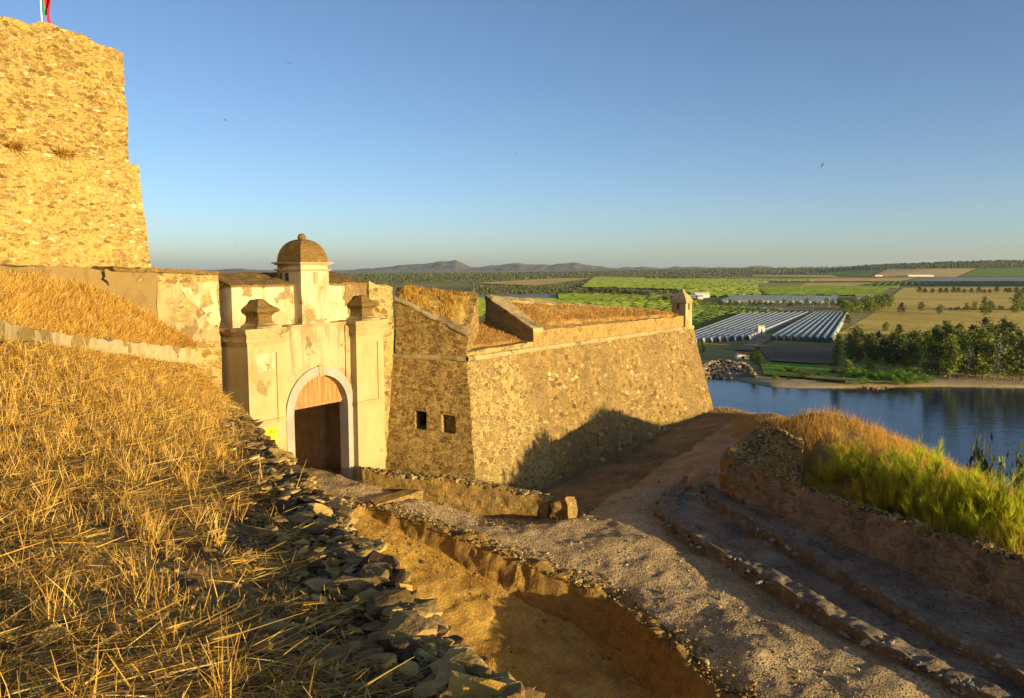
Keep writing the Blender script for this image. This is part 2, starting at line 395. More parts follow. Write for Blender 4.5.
M['soil'] = ground_mat('dark stony soil', [(.10, .062, .025), (.22, .14, .045), (.40, .26, .075)], 1.6, .05, (14., .8))
M['ditch'] = ground_mat('dry ditch turf', [(.30, .17, .04), (.50, .30, .07), (.62, .40, .10)], 1.3, .06)
M['road'] = ground_mat('gravel track', [(.30, .205, .10), (.46, .33, .17), (.57, .42, .225)], 1.1, .05, (13., 1.1))
M['hill'] = ground_mat('dry hillside', [(.24, .14, .045), (.36, .23, .07), (.44, .29, .09)], 1., .08)
M['rustturf'] = ground_mat('rust coloured turf', [(.30, .165, .045), (.42, .24, .07), (.50, .31, .10)], 1.4, .06)
M['embank'] = ground_mat('dry bank turf', [(.25, .15, .04), (.40, .255, .065), (.52, .34, .09)], 1.2, .07)

# ------------------------------------------------------------------ light, sky, camera
AZ = math.atan2(.80, -.60)      # sun azimuth: direction (sin, cos) towards the sun
EL = math.radians(5.6)
sun_dir = np.array((math.sin(AZ)*math.cos(EL), math.cos(AZ)*math.cos(EL), math.sin(EL)))
from mathutils import Vector
sl = bpy.data.lights.new('sun', 'SUN'); sl.energy = 5.0; sl.angle = math.radians(.5); sl.color = (1., .78, .40)
so = bpy.data.objects.new('sun', sl); COL.objects.link(so); so.location = (60, -60, 40)
so.rotation_euler = Vector([-c for c in sun_dir]).to_track_quat('-Z', 'Y').to_euler()
W = bpy.data.worlds.new('World'); scene.world = W; W.use_nodes = True
wn = W.node_tree; bg = wn.nodes['Background']
sky = wn.nodes.new('ShaderNodeTexSky'); sky.sky_type = 'NISHITA'; sky.sun_disc = False
sky.sun_elevation = EL; sky.sun_rotation = AZ; sky.altitude = 0; sky.air_density = .62; sky.dust_density = .7; sky.ozone_density = 2.
tn0 = wn.nodes.new('ShaderNodeMix'); tn0.data_type = 'RGBA'; tn0.blend_type = 'MULTIPLY'; tn0.inputs[0].default_value = 1.; wn.links.new(sky.outputs[0], tn0.inputs[6]); tn0.inputs[7].default_value = (1.06, .98, .97, 1); wn.links.new(tn0.outputs[2], bg.inputs[0]); bg.inputs[1].default_value = .116
cam = bpy.data.cameras.new('camera'); co = bpy.data.objects.new('camera', cam); COL.objects.link(co)
cam.sensor_width = 36; cam.lens = F/1024*36; cam.clip_start = .1; cam.clip_end = 80000
co.location = (0, 0, 0); co.rotation_euler = (math.pi/2-TP, 0, 0); scene.camera = co
scene.view_settings.view_transform = 'Standard'; scene.view_settings.look = 'None'
scene.view_settings.exposure = 1.05; scene.view_settings.gamma = 1
scene.render.engine = 'CYCLES'
cy = scene.cycles; cy.use_denoising = True; cy.max_bounces = 6; cy.diffuse_bounces = 3; cy.glossy_bounces = 3; cy.transmission_bounces = 3; cy.transparent_max_bounces = 8; cy.volume_bounces = 0

# ------------------------------------------------------------------ site frame
RB, RC = -.0572, .039
def zroad(X, Y): return -8.47+RB*(X+6.37)+RC*(Y-31.3)
def PR(u, v, dz=0.):
    """pixel to the sloping road plane (raised by dz)"""
    d = ray(u, v); k = -8.47+RB*6.37-RC*31.3+dz
    return d*(k/(d[2]-RB*d[0]-RC*d[1]))
FR = PY(365, 401.6, 31.2); FL = PZ(258, 422.8, FR[2]); FL = np.array((FL[0], FL[1], 0))
FS = FR-FL; FS[2] = 0; FS /= np.linalg.norm(FS); FN = np.array((FS[1], -FS[0], 0))
def G(s, n, z): return FL+FS*s+FN*n+np.array((0, 0, z))
def seg_dist(X, Y, pl):
    """signed distance to a polyline (positive on its right when walked in order)"""
    best = np.full(X.shape, 1e9); sg = np.ones(X.shape)
    for (ax, ay), (bx, by) in zip(pl[:-1], pl[1:]):
        dx, dy = bx-ax, by-ay; t = np.clip(((X-ax)*dx+(Y-ay)*dy)/(dx*dx+dy*dy), 0, 1)
        px, py = X-ax-t*dx, Y-ay-t*dy; d = np.hypot(px, py); s = np.where(dx*py-dy*px > 0, -1., 1.)
        u = d < best-1e-9; best = np.where(u, d, best); sg = np.where(u, s, sg)
    return best*sg
# edge of the causeway above the ditch (far to near)
D0 = PR(366, 505); D2 = PZ(612, 601, -10.0); D3 = PZ(722, 700, -10.35)
D4 = D3+(D3-D2)/np.linalg.norm(D3-D2)*9
DP = [tuple(G(.6, .0, 0)[:2]), tuple(G(1.0, 1.9, 0)[:2]), tuple(D0[:2]), tuple(PZ(490, 549, -9.22)[:2]), tuple(D2[:2]), tuple(D3[:2]), tuple(D4[:2])]
# crest of the hill beyond the parapet (far to near)
C1 = PY(803, 414, 33.5); C2 = PY(870, 426, 34.5); C3 = PY(912, 451, 34.); C4 = PY(960, 485, 31.5); C5 = PY(1030, 522, 27)
CR = [(15, 75), (13.2, 52), (14.2, 46), (14.4, 38.), (14.9, 36.), tuple(C2[:2]), tuple(C3[:2]), tuple(C4[:2]), tuple(C5[:2]), (20.5, 17), (23.5, 6), (25, -12)]
# parapet line (foot, far to near)
Q0 = PR(718, 492, .35); Q1 = PR(1024, 622, .35); qd = (Q1-Q0)/np.linalg.norm(Q1-Q0); Q2 = Q1+qd*8
PARA = [tuple((Q0-qd*.5)[:2]), tuple(Q1[:2]), tuple(Q2[:2])]
# bastion
K0 = PY(467, 359, 32.4); K1 = PY(693, 327, 50.6); K1[2] = K0[2]
FK = G(0, -.6, 0); fk = PPL(394, 357.5, FK, FN); fk[2] = K0[2]         # start of the flank at the gate wall
B0 = PY(475, 475, 31.6); B1 = PY(714, 412, 48.6)
def down(top, base, z): return top+(base-top)*((z-top[2])/(base[2]-top[2]))
B0d = down(K0, B0, -10.8); B1d = down(K1, B1, -10.8)
moatline = [(-1.5, 31.3), tuple((B0+(B1-B0)*.5)[:2]), tuple(B1[:2])]
# ---- ground control points
cp = []
for u, v in ((355, 476), (300, 470), (420, 500), (560, 520), (640, 560), (760, 650), (900, 690), (640, 490), (690, 455), (720, 432), (735, 421), (760, 415)):
    cp.append(PR(u, v))
for t, z in ((0, -10.1), (.12, -10.2), (.3, -9.95), (.5, -9.65), (.75, -9.25), (1, -8.95)):
    p = down(K0+(K1-K0)*t, B0+(B1-B0)*t, z); cp += [np.array((p[0], p[1], z)), np.array((p[0]+.8, p[1]-.7, z+.0))]
cp += [np.array((-3.5, 32.0, -9.4)), PY(712, 411.5, 50.0), PY(775, 411, 45.)+np.array((0, 0, -.05))]
for t in (0, .25, .5, .75, 1., 1.4):
    q = Q0+(Q1-Q0)*t; cp += [np.array((q[0], q[1], zroad(q[0], q[1])-.03)), np.array((q[0]+1.4, q[1]+.6, zroad(q[0], q[1])+.75-.1*t))]
cp += [C1, C2, C3, C4, C5, np.array((12.7, 30.5, -7.5)), np.array((13.6, 34.2, -6.35)), np.array((12.2, 36.6, -8.2)), np.array((13.6, 37.4, -8.2)), np.array((12, 38.6, -8.7)), np.array((12.4, 27, -7.9)), np.array((14.5, 28.5, -7.4)), np.array((15.5, 24, -8.2)), np.array((17.3, 20, -8.7)), np.array((19, 15, -9.)), np.array((21, 6, -9.4)), np.array((0, 8, -10.3)), np.array((8, 4, -11.)), np.array((11.0, 36.6, -8.4)), np.array((12.9, 41, -8.6))]
cp += [D0, PZ(490, 549, -9.22), D2, D3, D4, PZ(550, 574, -9.62)]
cp = np.array(cp)
K1P = [PR(u, v) for u, v in ((719, 466), (693, 474), (667, 499), (657, 515), (684, 537), (750, 575), (861, 642), (922, 673), (985, 705))]; K1P.append(K1P[-1]+(K1P[-1]-K1P[-2])*4)
K2P = [PR(u, v, .28) for u, v in ((700, 488), (712, 503), (772, 538), (852, 582), (905, 615), (949, 642), (1024, 680))]; K2P.append(K2P[-1]+(K2P[-1]-K2P[-2])*3)
K1L = [tuple(p[:2]) for p in K1P]; K2L = [tuple(p[:2]) for p in K2P]
def rbf_fit(P):
    A = np.hypot(P[:, None, 0]-P[None, :, 0], P[:, None, 1]-P[None, :, 1]); n = len(P)
    Mx = np.zeros((n+3, n+3)); Mx[:n, :n] = A-np.eye(n)*.05; Mx[:n, n] = 1; Mx[:n, n+1:] = P[:, :2]; Mx[n, :n] = 1; Mx[n+1:, :n] = P[:, :2].T
    return np.linalg.solve(Mx, np.concatenate([P[:, 2], np.zeros(3)]))
RW = rbf_fit(cp)
def zbase(X, Y):
    sh = X.shape; x = X.ravel(); y = Y.ravel(); z = RW[-3]+RW[-2]*x+RW[-1]*y
    for k in range(len(cp)): z = z+RW[k]*np.hypot(x-cp[k, 0], y-cp[k, 1])
    return z.reshape(sh)
def smooth(a, b, x):
    t = np.clip((x-a)/(b-a), 0, 1); return t*t*(3-2*t)
def ground_z(X, Y, rough=True):
    z = np.clip(zbase(X, Y), -12, -5.5)
    dd = seg_dist(X, Y, DP)                       # right of the walked line = ditch side (west)
    depth = .25+1.0*smooth(29., 21., Y)
    inside = smooth(-.42, -.2, dd)
    z = np.where(Y < 30, z-inside*depth*np.where(X < 14, 1, 0), z)
    z = z+np.where(Y < 33, .25*smooth(.08, .45, -seg_dist(X, Y, K1L))+.14*smooth(.08, .6, -seg_dist(X, Y, K2L))*(Y < 29), 0)
    dc = -seg_dist(X, Y, CR)                      # beyond the crest
    fall = np.clip(dc-.4, 0, None)
    z = z-np.where(fall < 3, fall**2*.12, 1.08+(fall-3)*.72)
    z = z-np.clip(Y-np.where(X > 9, 51.2, 66), 0, None)*.6-np.clip(-26-X, 0, None)*.4-np.clip(-14-Y, 0, None)*.3
    if rough:
        q = np.clip(1-np.abs(dd)/30, 0, 1)
        z = z+fbm2(X*.7, Y*.7, 3, 3)*.08+fbm2(X*3.1, Y*3.1, 5, 3)*.03+smooth(.3, 1.2, dd)*fbm2(X*1.6, Y*1.6, 12, 3)*.07+smooth(.0, .6, -seg_dist(X, Y, K1L))*fbm2(X*2.2, Y*2.2, 13, 3)*.05*(Y < 33)+smooth(.5, 3, dc)*fbm2(X*.5, Y*.5, 9, 3)*.3
    return np.maximum(z, -47.)
def axis(a, b, st, lo, hi, g=1.22):
    m = list(np.arange(a, b+1e-6, st)); s = st
    while m[-1] < hi: s *= g; m.append(m[-1]+s)
    s = st
    while m[0] > lo: s *= g; m.insert(0, m[0]-s)
    return np.array(m)
gx = axis(-8.5, 18, .11, -70, 110); gy = axis(9, 50, .11, -60, 150)
XX, YY = np.meshgrid(gx, gy); ZZ = ground_z(XX, YY)
GV, GL, GS = grid_geo(np.stack([XX, YY, ZZ], -1))
fc = GV[GL.reshape(-1, 4)].mean(1)
fdd = seg_dist(fc[:, 0], fc[:, 1], DP); fpp = -seg_dist(fc[:, 0], fc[:, 1], PARA); fcc = -seg_dist(fc[:, 0], fc[:, 1], CR)
is_ditch = (fdd > -.3) & (fc[:, 1] < 29.6) & (fc[:, 0] < 9)
tr = PR(560, 515); 
road_edge = [tuple(PR(u, v)[:2]) for u, v in ((570, 520), (600, 497), (660, 462), (700, 441), (722, 427), (745, 413))]
fre = seg_dist(fc[:, 0], fc[:, 1], road_edge)+fbm2(fc[:, 0]*.8, fc[:, 1]*.8, 31)*.25
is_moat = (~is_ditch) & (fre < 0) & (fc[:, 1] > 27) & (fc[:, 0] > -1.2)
is_hill = (~is_ditch) & (~is_moat) & ((fpp > 0.2) & (fc[:, 1] < 29.5) | (fcc > -1.5) | (fc[:, 1] > 54) | ((fc[:, 0] > 11.6) & (fc[:, 1] < 43) & (fc[:, 1] > 29.5)))
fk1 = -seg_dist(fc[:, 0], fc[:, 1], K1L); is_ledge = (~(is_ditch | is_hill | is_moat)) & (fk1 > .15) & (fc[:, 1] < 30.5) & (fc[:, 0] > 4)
is_road = ~(is_ditch | is_hill | is_moat | is_ledge)
def sub(mask, name, mat):
    q = GL.reshape(-1, 4)[mask]; u, inv = np.unique(q, return_inverse=True)
    o = mk(name, (GV[u], inv.ravel(), np.full(len(q), 4)), mat, None, True); return tag(o, kind='structure')
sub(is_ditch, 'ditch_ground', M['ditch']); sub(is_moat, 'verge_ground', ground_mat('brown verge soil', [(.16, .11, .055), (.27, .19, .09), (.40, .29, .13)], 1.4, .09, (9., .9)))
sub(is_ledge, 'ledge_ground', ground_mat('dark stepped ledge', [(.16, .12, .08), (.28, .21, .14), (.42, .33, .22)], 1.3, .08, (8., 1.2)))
sub(is_hill, 'hillside', M['hill']); sub(is_road, 'gravel_road', M['road'])

# ------------------------------------------------------------------ terrace in the foreground and the bank behind it
EA = PZ(480, 698, -1.75); EB = PY(230, 404, 25.5); ed = (EB-EA)/(EB[1]-EA[1])
RA = PY(0, 340, 13.); RBk = PY(190, 366, 24.75)
def Eline(y): return EA+ed*(np.asarray(y, float)[..., None]-EA[1])
def Rline(y):
    y = np.asarray(y, float)[..., None]; r = RA+(RBk-RA)*((y-RA[1])/(RBk[1]-RA[1]))
    r0 = np.array((-7.6, -6., -.25)); rr = RA+(r0-RA)*((y-RA[1])/(r0[1]-RA[1]))
    return np.where(y < RA[1], rr, r)
def terr(y, w, rough=True):
    e = Eline(y); r = Rline(y); w_ = np.asarray(w, float)[..., None]
    p = e+(r-e)*w_; p[..., 2] = e[..., 2]+(r[..., 2]-e[..., 2])*(np.clip(w_[..., 0], 0, 2)**1.25)
    if rough: p[..., 2] += fbm2(p[..., 0]*1.1, p[..., 1]*1.1, 21, 3)*.05+fbm2(p[..., 0]*5, p[..., 1]*5, 22, 3)*.018
    return p
ty = np.concatenate([np.arange(-6, 9, .07), np.arange(9, 25.6, .12)]); tw = np.linspace(0, 1.03, 110)
TYm, TWm = np.meshgrid(ty, tw)
tag(mk('terrace_ground', grid_geo(terr(TYm, TWm).transpose(1, 0, 2)[:, ::-1]), M['soil'], None, True), kind='structure')

# curtain wall line from the gatehouse back towards the tower
CW0 = G(-.55, -1.2, 0); cwd = np.array((-.60, -.80, 0)); cwn = np.array((.80, -.60, 0))
def on_curtain(u, v, off=0.): return PPL(u, v, CW0+cwn*off, cwn)
# low limewashed retaining wall at the foot of the bank
rwt = [np.array((-7.6, -6., .1)), PY(0, 320, 13.), PY(60, 333, 17.2), PY(130, 342, 21.5), on_curtain(196, 348)]
rw = empty('retaining_wall', rwt[2]+np.array((0, 0, -.8)), 'low flaking limewashed wall holding back the grassy bank above the straw terrace', 'wall')
gs = []
for a, b in zip(rwt[:-1], rwt[1:]):
    d = (b-a)/np.linalg.norm(b-a); nn = np.array((-d[1], d[0], 0)); nn /= np.linalg.norm(nn)
    bo = [np.array((p[0], p[1], p[2]-1.3)) for p in (a, b, b+nn*.5, a+nn*.5)]; tp = [a, b, b+nn*.5, a+nn*.5]
    gs.append(rough_prism(bo, tp, .16, .03, 1.7, .03, 2.5, 5))
mk('wall_face', join(*gs), M['bandwall'], rw)
# bank
upx = [(-60, 268), (0, 276), (50, 279), (100, 291), (150, 317), (197, 347)]
UP = [on_curtain(u, v, .02) for u, v in upx]; UP = [np.array((-16., 2., 1.2))]+UP
UP = np.array(UP); LOW = np.array([np.array((-7.6, -6., .1)), PY(-120, 312, 9), PY(0, 320, 13.), PY(60, 333, 17.2), PY(100, 337, 19.8), PY(130, 342, 21.5), on_curtain(196, 348, .03)])
LOW = LOW+np.array((-.3, 0, -.04))
def along(P, t):
    x = np.linspace(0, 1, len(P)); return np.stack([np.interp(t, x, P[:, k]) for k in range(3)], -1)
def bank(t, w, rough=True):
    a = along(LOW, t); b = along(UP, t); w = np.asarray(w)[..., None]
    p = a+(b-a)*w; p[..., 2] += .25*np.sin(np.pi*w[..., 0])*(1-t)
    if rough: p[..., 2] += (fbm2(p[..., 0]*.9, p[..., 1]*.9, 23, 3)*.08+fbm2(p[..., 0]*4, p[..., 1]*4, 24, 2)*.03)*np.clip(1.05-t, 0, 1)
    return p
bt, bw = np.meshgrid(np.linspace(0, 1, 220), np.linspace(0, 1, 70))
tag(mk('bank_ground', grid_geo(bank(bt, bw)), M['embank'], None, True), kind='structure')

# stone wall whose broken slate top edges the terrace
swy = np.linspace(-6, 25.2, 15)
sw = empty('slate_wall', Eline(12.)+np.array((0, 0, -6)), 'long dry slate wall with a crumbling ragged top edging the straw terrace', 'wall')
gs = []
for a, b in zip(swy[:-1], swy[1:]):
    pa, pb = Eline(a), Eline(b); nn = np.array((.94, .34, 0))
    da, db = np.array((pa[0], pa[1], -11.2)), np.array((pb[0], pb[1], -11.2))
    gs.append(rough_prism([da-nn*1.2, da+nn*.5, db+nn*.5, db-nn*1.2], [pa-nn*1.2+(0, 0, -.2), pa+(0, 0, -.04), pb+(0, 0, -.04), pb-nn*1.2+(0, 0, -.2)], .16, .09, 2.6, 0, 1, 9))
mk('wall_face', join(*gs), M['low'], sw)
r = np.random.default_rng(3)
def edge_pts(n, ylo, yhi, sd, seed, pw=1.6):
    r = np.random.default_rng(seed); y = ylo+(yhi-ylo)*r.uniform(0, 1, n)**pw
    wid = np.linalg.norm((Rline(y)-Eline(y))[:, :2], axis=1); d_ = np.abs(r.normal(0, sd, n))*(.75+.02*y)-.06
    p = terr(y, np.clip(d_/wid, -.02, 1)); return p, y, d_
P, y, d_ = edge_pts(6500, 1.2, 25, .24, 31); n = len(y)
up = np.stack([0*y, 0*y, r.uniform(-.03, .10, n)], -1)
big_ = 1+1.3*(r.uniform(0, 1, n) > .94)
g1 = stones(P+up, r.uniform(.025, .07, n)*big_*(1+.02*y), (.14, .36), .42, 32, True)
P, y, d_ = edge_pts(13000, 1.2, 25, .34, 35); n = len(y)
g3 = stones(P+np.stack([0*y, 0*y, r.uniform(-.01, .03, n)], -1), r.uniform(.012, .05, n)*(1+.8*(r.uniform(0, 1, n) > .94)), (.2, .5), .42, 36, True)
ys = np.linspace(1.2, 25, 520); P = Eline(ys)+np.stack([r.uniform(-.14, .03, 520), 0*ys, r.uniform(-.07, .05, 520)], -1)
g2 = stones(P, r.uniform(.05, .12, 520)*(1+.03*ys), (.2, .42), .42, 33, True)
mk('slate_coping', join(g1, g3, g2), M['slate'], sw)

# loose rubble and flattened straw on the terrace
y = 1.2+24*r.uniform(0, 1, 5200)**1.8; w = r.uniform(0.02, 1, 5200)**1.5
P = terr(y, w); g = stones(P, r.uniform(.012, .045, 5200)*(1+1.*(r.uniform(0, 1, 5200) > .96)), (.25, .7), .35, 34)
tag(mk('slate_chips', g, M['slate']), kind='stuff')
big = [(150, 455, .13), (8, 490, .15), (250, 494, .14), (330, 662, .12), (262, 652, .11), (215, 640, .09), (118, 640, .09), (440, 684, .20)]
names = ['round pale stone lying in the straw above the ruined edge', 'flat pinkish stone at the left rim of the straw terrace', 'orange lichened slab on the ragged wall edge near the gate', 'grey slab lying on the wall edge in the near corner', 'rust brown stone among the near straw stalks', 'buff stone half sunk in the flattened straw', 'small tan stone in the near dark straw litter', 'largest dark slab capping the near end of the slate wall']
def on_terrace(u, v):
    d = ray(u, v); best = None
    ts = np.linspace(1.5, 26, 800)
    for k in ts:
        p = d*k
        e = Eline(p[1]); q = Rline(p[1]); w = (p[0]-e[0])/(q[0]-e[0])
        if 0-.1 <= w <= 1.05:
            z = e[2]+(q[2]-e[2])*max(w, 0)**1.25
            if p[2] <= z: return np.array((p[0], p[1], z))
    return d*4
for i, ((u, v, s), lb) in enumerate(zip(big, names)):
    p = on_terrace(u, v); k = stones(np.array([[0, 0, s*.15]]), np.array([s*.62]), (.3, .5), .3, 60+i, True)
    o = mk('loose_stone', (k[0]+p, k[1], k[2], np.full(len(k[0]), (.9, .7, .985, .4, .55, .75, .6, .12)[i])), M['slate'], None, False, p); tag(o, lb, 'stone', 'loose stones on the terrace')

def scat(n, seed, pw=1.7, wlo=.0, whi=1.):
    r = np.random.default_rng(seed); y = 1.0+24.4*r.uniform(0, 1, n)**pw; w = wlo+(whi-wlo)*r.uniform(0, 1, n)
    return y, w, r
def keepers(y, w, P, seed, thr):
    n = fbm2(P[:, 0]*1.3, P[:, 1]*1.3, seed, 3); return (n+np.minimum((w-.16)*2.2, .5)+.5*smooth(6, 14, y)) > thr
# standing stalks
y, w, r = scat(30000, 41, 1.9); P = terr(y, w); k = keepers(y, w, P, 41, .1); P, y, w = P[k], y[k], w[k]; n = len(P)
h = r.uniform(.04, .22, n)*(1+.9*(r.uniform(0, 1, n) > .94))*(.62+.38*smooth(3, 9, y)); ln = np.stack([r.normal(0, .38, n), r.normal(0, .38, n), np.ones(n)], -1)
ga = blades(P, h, ln, r.uniform(.003, .0065, n)+y*.00035, 2, 42)
# lying straw
y, w, r = scat(100000, 43, 2.0); P = terr(y, w); k = keepers(y, w, P, 44, -.22); P, y, w = P[k], y[k], w[k]; n = len(P)
a = np.where(r.uniform(0, 1, n) < .6, r.normal(.15, .5, n), r.uniform(0, 6.28, n)); P[:, 2] += r.uniform(.0, .05, n)
ln = np.stack([np.cos(a), np.sin(a), r.normal(.08, .16, n)], -1)
gb = blades(P, r.uniform(.05, .26, n)*(1+.9*(r.uniform(0, 1, n) > .93)), ln, r.uniform(.003, .0075, n)+y*.0004, 2, 44, curl=.25)
# short fine stubble
y, w, r = scat(90000, 45, 1.6); P = terr(y, w); k = keepers(y, w, P, 46, .05); P, y, w = P[k], y[k], w[k]; n = len(P)
ln = np.stack([r.normal(0, .7, n), r.normal(0, .7, n), np.ones(n)], -1)
gc = blades(P, r.uniform(.03, .11, n), ln, r.uniform(.002, .004, n)+y*.0004, 1, 46)
# tufts
y, w, r = scat(420, 47, 1.3, .12, .95); C = terr(y, w); m = 26
P = np.repeat(C, m, 0)+np.stack([r.normal(0, .05, 420*m), r.normal(0, .05, 420*m), 0*np.arange(420*m)], -1); n = len(P)
ln = np.stack([r.normal(0, .3, n), r.normal(0, .3, n), np.ones(n)], -1)
gd = blades(P, r.uniform(.06, .3, n), ln, r.uniform(.003, .006, n)+np.repeat(y, m)*.0003, 2, 48)
tag(mk('dry_straw', join(ga, gb, gc, gd), M['straw']), kind='stuff')
# bank grass
r = np.random.default_rng(51); n = 42000; t = r.uniform(.25, 1, n); w = r.uniform(0, 1, n); P = bank(t, w)
k = fbm2(P[:, 0]*1.1, P[:, 1]*1.1, 52)+.5*(1-w) > -.25; P = P[k]; n = len(P)
ln = np.stack([r.normal(.25, .45, n), r.normal(-.2, .45, n), np.ones(n)*.8], -1)
tag(mk('bank_grass', blades(P, r.uniform(.06, .3, n), ln, r.uniform(.008, .016, n), 2, 53), M['straw']), kind='stuff')

# ------------------------------------------------------------------ tower and curtain
# tower: face parallel to the curtain, battered foot with a set back above
TR = PY(129, 160, 33.5); tdir = np.array((-.46, -.888, 0)); tdir /= np.linalg.norm(tdir); tn = np.array((-tdir[1], tdir[0], 0)); tn = tn if tn[1] < 0 else -tn
def on_tower(u, v, off=0.): return PPL(u, v, TR+tn*off, tn)
tw = empty('stone_tower', TR+np.array((0, 0, -6)), 'massive ochre rubble tower with battered foot rising behind the curtain wall', 'tower')
zt = on_tower(138, 165)[2]
def TW(s, off, z): return np.array((TR[0], TR[1], 0))+tdir*s-tn*off+np.array((0, 0, z))
tp = [on_tower(u, v) for u, v in ((127, 53), (84, 36), (82, 33), (45, 22), (0, 17.5), (-40, 10))]
ss = [np.dot(p-TR, tdir) for p in tp]
# upper stage
L = 22.
gs = []
sx = np.linspace(-.02, L, 12)
def topz(s): return float(np.interp(s, [ss[0], ss[1], ss[2], ss[3], ss[4], ss[5], 40], [tp[0][2], tp[1][2], tp[2][2], tp[3][2], tp[4][2], tp[5][2]-.1, tp[4][2]]))
seg = sorted(set([0., ss[1], ss[2]+.02, ss[3], ss[4], ss[5], 16., L]))
for a, b in zip(seg[:-1], seg[1:]):
    gs.append(rough_prism([TW(b, 0, zt-.4), TW(a, 0, zt-.4), TW(a, 9, zt-.4), TW(b, 9, zt-.4)], [TW(b, 0, topz(b-.001)), TW(a, 0, topz(a+.001)), TW(a, 9, topz(a+.001)), TW(b, 9, topz(b-.001))], .22, .05, 1.6, .12, 1.6, 15))
mk('upper_stage', join(*gs), M['tower'], tw)
# battered foot, projecting
pr = on_tower(138, 165, .15); pb = on_tower(152, 273, .75)
sR = np.dot(pr-TR, tdir); sB = np.dot(pb-TR, tdir); zb = pb[2]; kb = (sB-sR)/(zt-zb); ko = .6/(zt-zb); dz = 12.
mk('battered_foot', rough_prism([TW(L, -.75-ko*dz, zb-dz), TW(sB+kb*dz, -.75-ko*dz, zb-dz), TW(sB+kb*dz, 10, zb-dz), TW(L, 10, zb-dz)],
    [TW(L, -.15, zt), TW(sR, -.15, zt), TW(sR, 9.4, zt), TW(L, 9.4, zt)], .22, .05, 1.6, .05, 2., 16), M['tower_low'], tw)
# weeds on the ledge
r = np.random.default_rng(5)
for u0, u1 in ((8, 20), (55, 73)):
    P = np.array([on_tower(u, 151, .1) for u in r.uniform(u0, u1, 420)]); P[:, 2] = zt+r.uniform(-.05, .1, 420); P += tn*r.uniform(.0, .14, 420)[:, None]
    ln = np.stack([r.normal(.5, .6, 420), r.normal(-.4, .6, 420), r.normal(.2, .5, 420)], -1)
    o = mk('weed_tuft', blades(P, r.uniform(.15, .5, 420), ln, r.uniform(.012, .03, 420), 2, 7), M['straw'], None, False, P.mean(0)); tag(o, 'dry brown weeds sprouting from the tower ledge, ' + ('at the left frame edge' if u0 < 20 else 'nearer the tower corner'), 'weed', 'weeds on the tower ledge')
# flag
pf = on_tower(42, 24, -2.0)
fl = empty('flagpole', pf, 'thin white flagpole on the tower top flying a limp green and red flag', 'flagpole')
hp = (24+16)*np.linalg.norm(pf)/F
mk('pole', tube([pf+(0, 0, -.6), pf+(0, 0, hp*.5), pf+(0, 0, hp)], [.03, .027, .024], 8), plain_mat('pole white paint', (.7, .7, .68), .5, .1), fl)
nu, nv = 16, 24; P = np.zeros((nv, nu, 3)); P2 = P.copy()
for j in range(nv):
    for i in range(nu):
        t = i/(nu-1); v = j/(nv-1)
        x = .05+.42*t*(1-.25*v)+.05*math.sin(9*t+3*v); yy = .16*math.sin(11*t+2*v)*t
        z = hp-.1-1.55*v*(1-.1*t)-.75*t*t*(1-.2*v)-.1*t*math.sin(6*v)
        P[j, i] = pf+(x, yy, z)
k0 = 6
gA = grid_geo(P[:, :k0+1]); gB = grid_geo(P[:, k0:])
mk('green_panel', gA, plain_mat('flag green cloth', (.01, .30, .10), .8, .1), fl, True)
mk('red_panel', gB, plain_mat('flag red cloth', (.62, .02, .05), .8, .1), fl, True)
e = P[10, k0]; mk('emblem', lathe(e+(0, -.03, -.12), [(.0, -.01), (.13, .0), (.13, .22), (.0, .23)], 12), plain_mat('flag emblem yellow', (.75, .5, .02), .8, .05), fl)

# curtain wall
cw = empty('curtain_wall', CW0+np.array((0, 0, -8)), 'weathered curtain wall with cracked lichened crest joining the tower to the gatehouse', 'wall')
def CWP(s, off, z): return np.array((CW0[0], CW0[1], 0))+cwd*s-cwn*off+np.array((0, 0, z))
def scw(u, v): p = on_curtain(u, v); return np.dot(p-CW0, cwd), p[2]
pts = [scw(u, v) for u, v in ((224, 275), (158, 272.5), (112, 271), (107, 268), (104, 271), (60, 266.5), (0, 265.5), (-80, 261))]
pts.append((pts[-1][0]+9, pts[-1][1]+.1)); pts[0] = (-.02, pts[0][1])
gu, gl = [], []
sP = scw(160, 300)[0]; 
for (a, za), (b, zb_) in zip(pts[:-1], pts[1:]):
    (gl if a >= sP-.3 else gu).append(rough_prism([CWP(b, 0, -9.6), CWP(a, 0, -9.6), CWP(a, 1.5, -9.6), CWP(b, 1.5, -9.6)], [CWP(b, 0, zb_), CWP(a, 0, za), CWP(a, 1.5, za), CWP(b, 1.5, zb_)], .2, .035, 1.8, .05, 2., 17))
mk('lichened_stretch', join(*gl), M['lichen'], cw); mk('plastered_stretch', join(*gu), M['rubble_pale'], cw)
# surviving render on the stretch next to the gatehouse
pl = [(sP-.7, -.3), (.25, -.35), (.05, -1.3), (.05, -1.95), (.7, -1.95), (.8, -1.7), (.55, -1.4), (.95, -1.15), (1.1, -.85), (1.35, -.6)]
zt0 = pts[0][1]
def patch(poly, wallfn, mat, name, parent, off=.03, th=.04):
    f = [wallfn(s, -off, z) for s, z in poly]; bk = [wallfn(s, .02, z) for s, z in poly]
    n = len(f); V = np.array(f+bk); Ls = list(range(n)); Sz = [n]
    for k in range(n): Ls += [k, n+k, n+(k+1) % n, (k+1) % n]; Sz.append(4)
    return mk(name, (V, np.array(Ls), np.array(Sz)), mat, parent)
def jag(poly, k=5, amp=.05, seed=0):
    r = np.random.default_rng(seed); out = []
    for (a, b), (c, d) in zip(poly, poly[1:]+poly[:1]):
        for i in range(k): t = i/k; out.append((a+(c-a)*t+(r.normal(0, amp) if i else 0), b+(d-b)*t+(r.normal(0, amp) if i else 0)))
    return out
